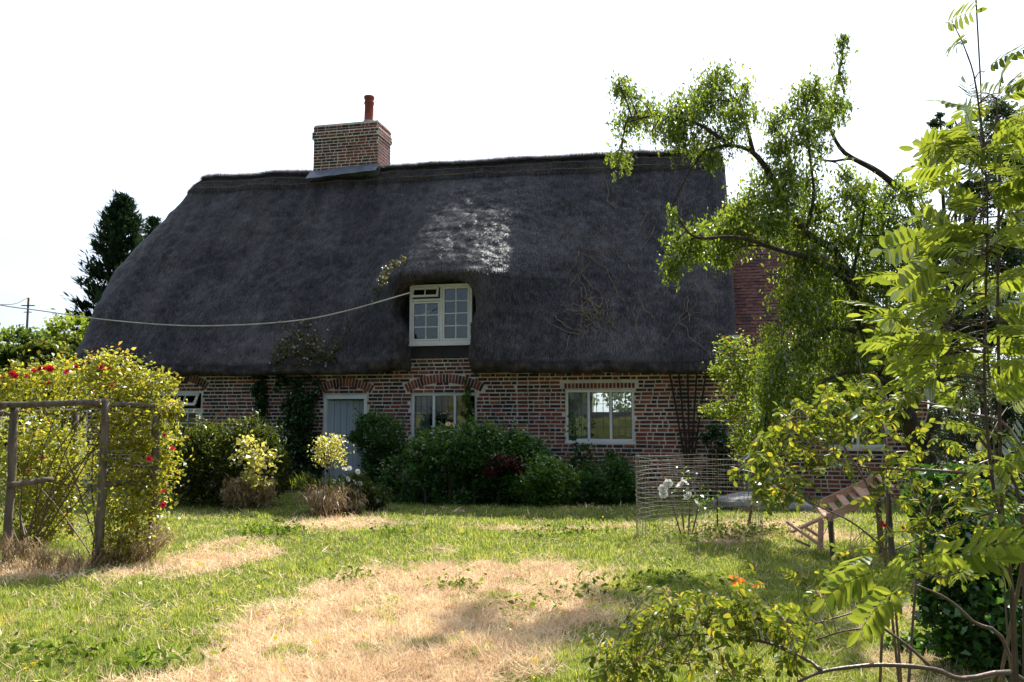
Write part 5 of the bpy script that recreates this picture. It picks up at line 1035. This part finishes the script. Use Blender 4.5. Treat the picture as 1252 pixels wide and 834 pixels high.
for k, (a, b) in enumerate(RC):
    nL = 1 if b < 80 else 5 if 90 < b < 500 else 3
    for j in range(nL):
        Y_ = rg.uniform(2.6, 3.4); tg = at(a + rg.gauss(0, 14 if nL > 1 else 3), b + rg.gauss(0, 14 if nL > 1 else 3), Y_); s0 = nearest(tg, rsk); d = tg - s0; d.z *= .6
        if d.length < .02: d = Vector((rg.uniform(-1, 1), rg.uniform(-1, 1), .2))
        d = d.normalized() + Vector((rg.uniform(-.5, .5), rg.uniform(-.5, .5), rg.uniform(-.1, .5))); d.z = max(d.z, -.35); d.normalize(); st = tg - d * .08; tw_.append(([s0, (s0 + st) / 2 + Vector((0, 0, .012)), st], .0028, .0014))
        put_leaf(rw, rg.choice(RM), st, d, rg.uniform(.72, 1.12), rg.uniform(-.7, .7), face=(rg.gauss(0, .3), .9, rg.uniform(.1, .6)) if rg.random() < .4 else None)
for a, b, Y_, dx_, dz_ in [(1085,690,2.5,-.3,-.12),(1120,688,2.5,.9,.25),(1110,712,2.5,-.5,-.5),(1165,668,2.5,.8,.05),(1140,280,2.6,-.8,-.3),(1155,310,2.6,-.6,-.4)]:
    put_leaf(rw, rg.choice(RM), at(a, b, Y_), Vector((dx_, .1, dz_)).normalized(), 1.15, .1, face=(.1, .95, .3))
tw_.append((LP((1218, 620, 2.9), (1170, 700, 2.7), (1130, 700, 2.55), (1118, 690, 2.5)), .004, .0016))
twigs(rw, 'petioles', tw_, M['twig'])
c_ = MB().tube([(at(1201, 100, 3.3).x, 3.3, 0), at(1205, 400, 3.3), at(1199, 100, 3.3), at(1190, -60, 3.3)], .0035, 5).build('support_cane', M['old_wood']); tag(c_, 'thin straight cane rising out of the top of the rowan sapling', 'cane')

# ------------------------------------------------------------------ roses in the foreground and middle right
LMs = [leaf_mesh('leaf', FM['rose'], 2 + i % 2, .062, .030, .019, .25 + .15 * i, 20 + i, .35) for i in range(6)]
def rose(name, base, label, canes, clusters, per, spread, depth, size=1.0, msh=LMs, stuff_extra=0):
    t = empty(name, (base.x, base.y, 0), 0, label, 'rose'); stemtubes(t, 'cane', canes, M['rose_cane'], 7); s_ = [p_ for l_ in canes for p_ in curve(l_[0], 6)]; tw = []
    for a, b, n_ in clusters:
        for j in range(int(n_ * per)):
            Y_ = depth + rg.gauss(0, .16); tg = at(a + rg.gauss(0, spread), b + rg.gauss(0, spread * .8), Y_); tg.z = max(tg.z, .03); s0 = nearest(tg, s_); d = Vector((rg.gauss(0, 1), rg.gauss(0, 1), rg.gauss(-.1, .6))).normalized()
            put_leaf(t, rg.choice(msh), tg, d, size * rg.uniform(.7, 1.2), rg.uniform(-.6, .6)); 
            if rg.random() < .55: tw.append(([s0, (s0 + tg) / 2 + Vector((rg.uniform(-.02, .02), 0, .015)), tg], .0022, .001))
    twigs(t, 'twigs', tw, M['rose_cane'], 3); return t
b0 = at(1260, 834, 3.1); b0.z = 0
CN = [([Vector((b0.x, b0.y, .25)), at(1252, 832, 3.1)] + LP((1176, 830, 3.05), (1141, 818, 3.0), (1079, 813, 3.0), (1030, 817, 3.0), (1000, 823, 3.0), (975, 834, 3.0)), .0105, .005),
      (LP((1141, 818, 3.0), (1110, 790, 3.05), (1077, 766, 3.1), (1060, 755, 3.1)), .007, .0035), (LP((1004, 820, 3.0), (985, 806, 3.05), (942, 787, 3.1), (905, 780, 3.15), (876, 776, 3.2), (830, 777, 3.2)), .008, .0035),
      (LP((1079, 766, 3.1), (1030, 772, 3.15), (987, 785, 3.2), (960, 777, 3.2)), .004, .002), (LP((987, 765, 3.3), (1040, 750, 3.3), (1097, 733, 3.3)), .004, .002), (LP((876, 776, 3.2), (850, 757, 3.25), (825, 745, 3.3), (806, 722, 3.3)), .004, .0016),
      (LP((905, 780, 3.15), (870, 795, 3.15), (835, 812, 3.1), (790, 800, 3.1), (735, 775, 3.1)), .0035, .0014), ([b0] + LP((1236, 805, 3.1), (1190, 760, 3.15), (1158, 732, 3.2), (1120, 715, 3.2)), .009, .003)]
CL = [(735,790,5),(750,812,6),(770,795,6),(790,780,6),(800,750,6),(815,728,6),(835,740,7),(850,760,6),(870,735,6),(880,770,5),(900,745,6),(905,765,7),(925,760,7),(940,740,4),(955,765,6),(970,780,5),(985,740,3),(800,815,6),(830,800,4),(880,815,4),(920,820,4),(960,800,3),(760,826,5),(905,715,4),(1050,705,2),(1150,610,0)]
r1 = rose('foreground_rose', b0, 'glossy leaved rose with thick brown arching canes crossing the bottom right foreground', CN, CL, 2.7, 10, 3.15, .95)
for a, b in [(806,723),(812,719),(818,724),(876,727),(902,712),(724,777),(730,800),(850,742),(905,735),(958,757),(870,780),(840,795),(780,805),(1000,725)]: bloom(r1, at(a, b, 3.05), 'tiny', rg.uniform(.45, .8))
for a, b in [(905,716),(912,713),(918,718)]: put_leaf(r1, leaf_mesh('leaf', FM['red'], 1, .03, .024, .014, .2, a), at(a, b, 3.05), (rg.uniform(-1, 1), .2, .5), 1.0, 0, 'orange red young leaf')
b1 = at(1100, 740, 4.4); b1.z = 0
CN2 = [([b1] + LP((1090, 690, 4.4), (1079, 670, 4.4), (1042, 639, 4.3), (998, 618, 4.3), (965, 600, 4.3)), .007, .003), (LP((1183, 578, 4.2), (1120, 574, 4.2), (1053, 571, 4.2), (1020, 560, 4.2)), .008, .004), ([b1 + Vector((.5, .1, 0))] + LP((1260, 620, 4.3), (1235, 525, 4.3), (1180, 505, 4.3), (1125, 491, 4.3), (1085, 488, 4.3)), .010, .004),
       ([b1] + LP((1075, 640, 4.5), (1040, 560, 4.5), (1005, 510, 4.5), (975, 500, 4.5)), .008, .003), ([b1] + LP((1130, 640, 4.5), (1183, 578, 4.2), (1215, 560, 4.2)), .008, .005), ([b1 + Vector((0, .3, 0))] + LP((1085, 560, 4.7), (1060, 490, 4.7), (1050, 440, 4.7)), .008, .003)]
CL2 = [(955,530,6),(975,510,7),(1000,500,7),(1020,520,7),(1045,500,6),(1070,515,5),(960,560,5),(990,545,6),(1010,560,5),(950,590,4),(975,590,4),(1060,540,4),(1085,490,4),(1010,480,4),(1050,470,4),(1100,610,4),(1120,640,4),(1140,660,3),(1180,610,4),(1205,600,5),(1230,570,4),(1160,640,3),(1100,660,3),(1070,700,4),(1030,680,2),(990,700,3),(1040,720,3),(1230,640,3),(1195,560,3),(1080,580,2)]
r2 = rose('arching_rose', b1, 'yellowish green rose arching over the wooden rack in the middle right', CN2, CL2 + [(940,545,5),(925,575,4),(1100,570,5),(1130,545,5),(1150,590,5),(1130,690,4),(1090,720,4),(1170,700,4)], 2.3, 14, 4.4, 1.35)
for a, b in [(1079,640),(1082,643),(1104,646)]: bloom(r2, at(a, b, 4.2), 'red', .26)
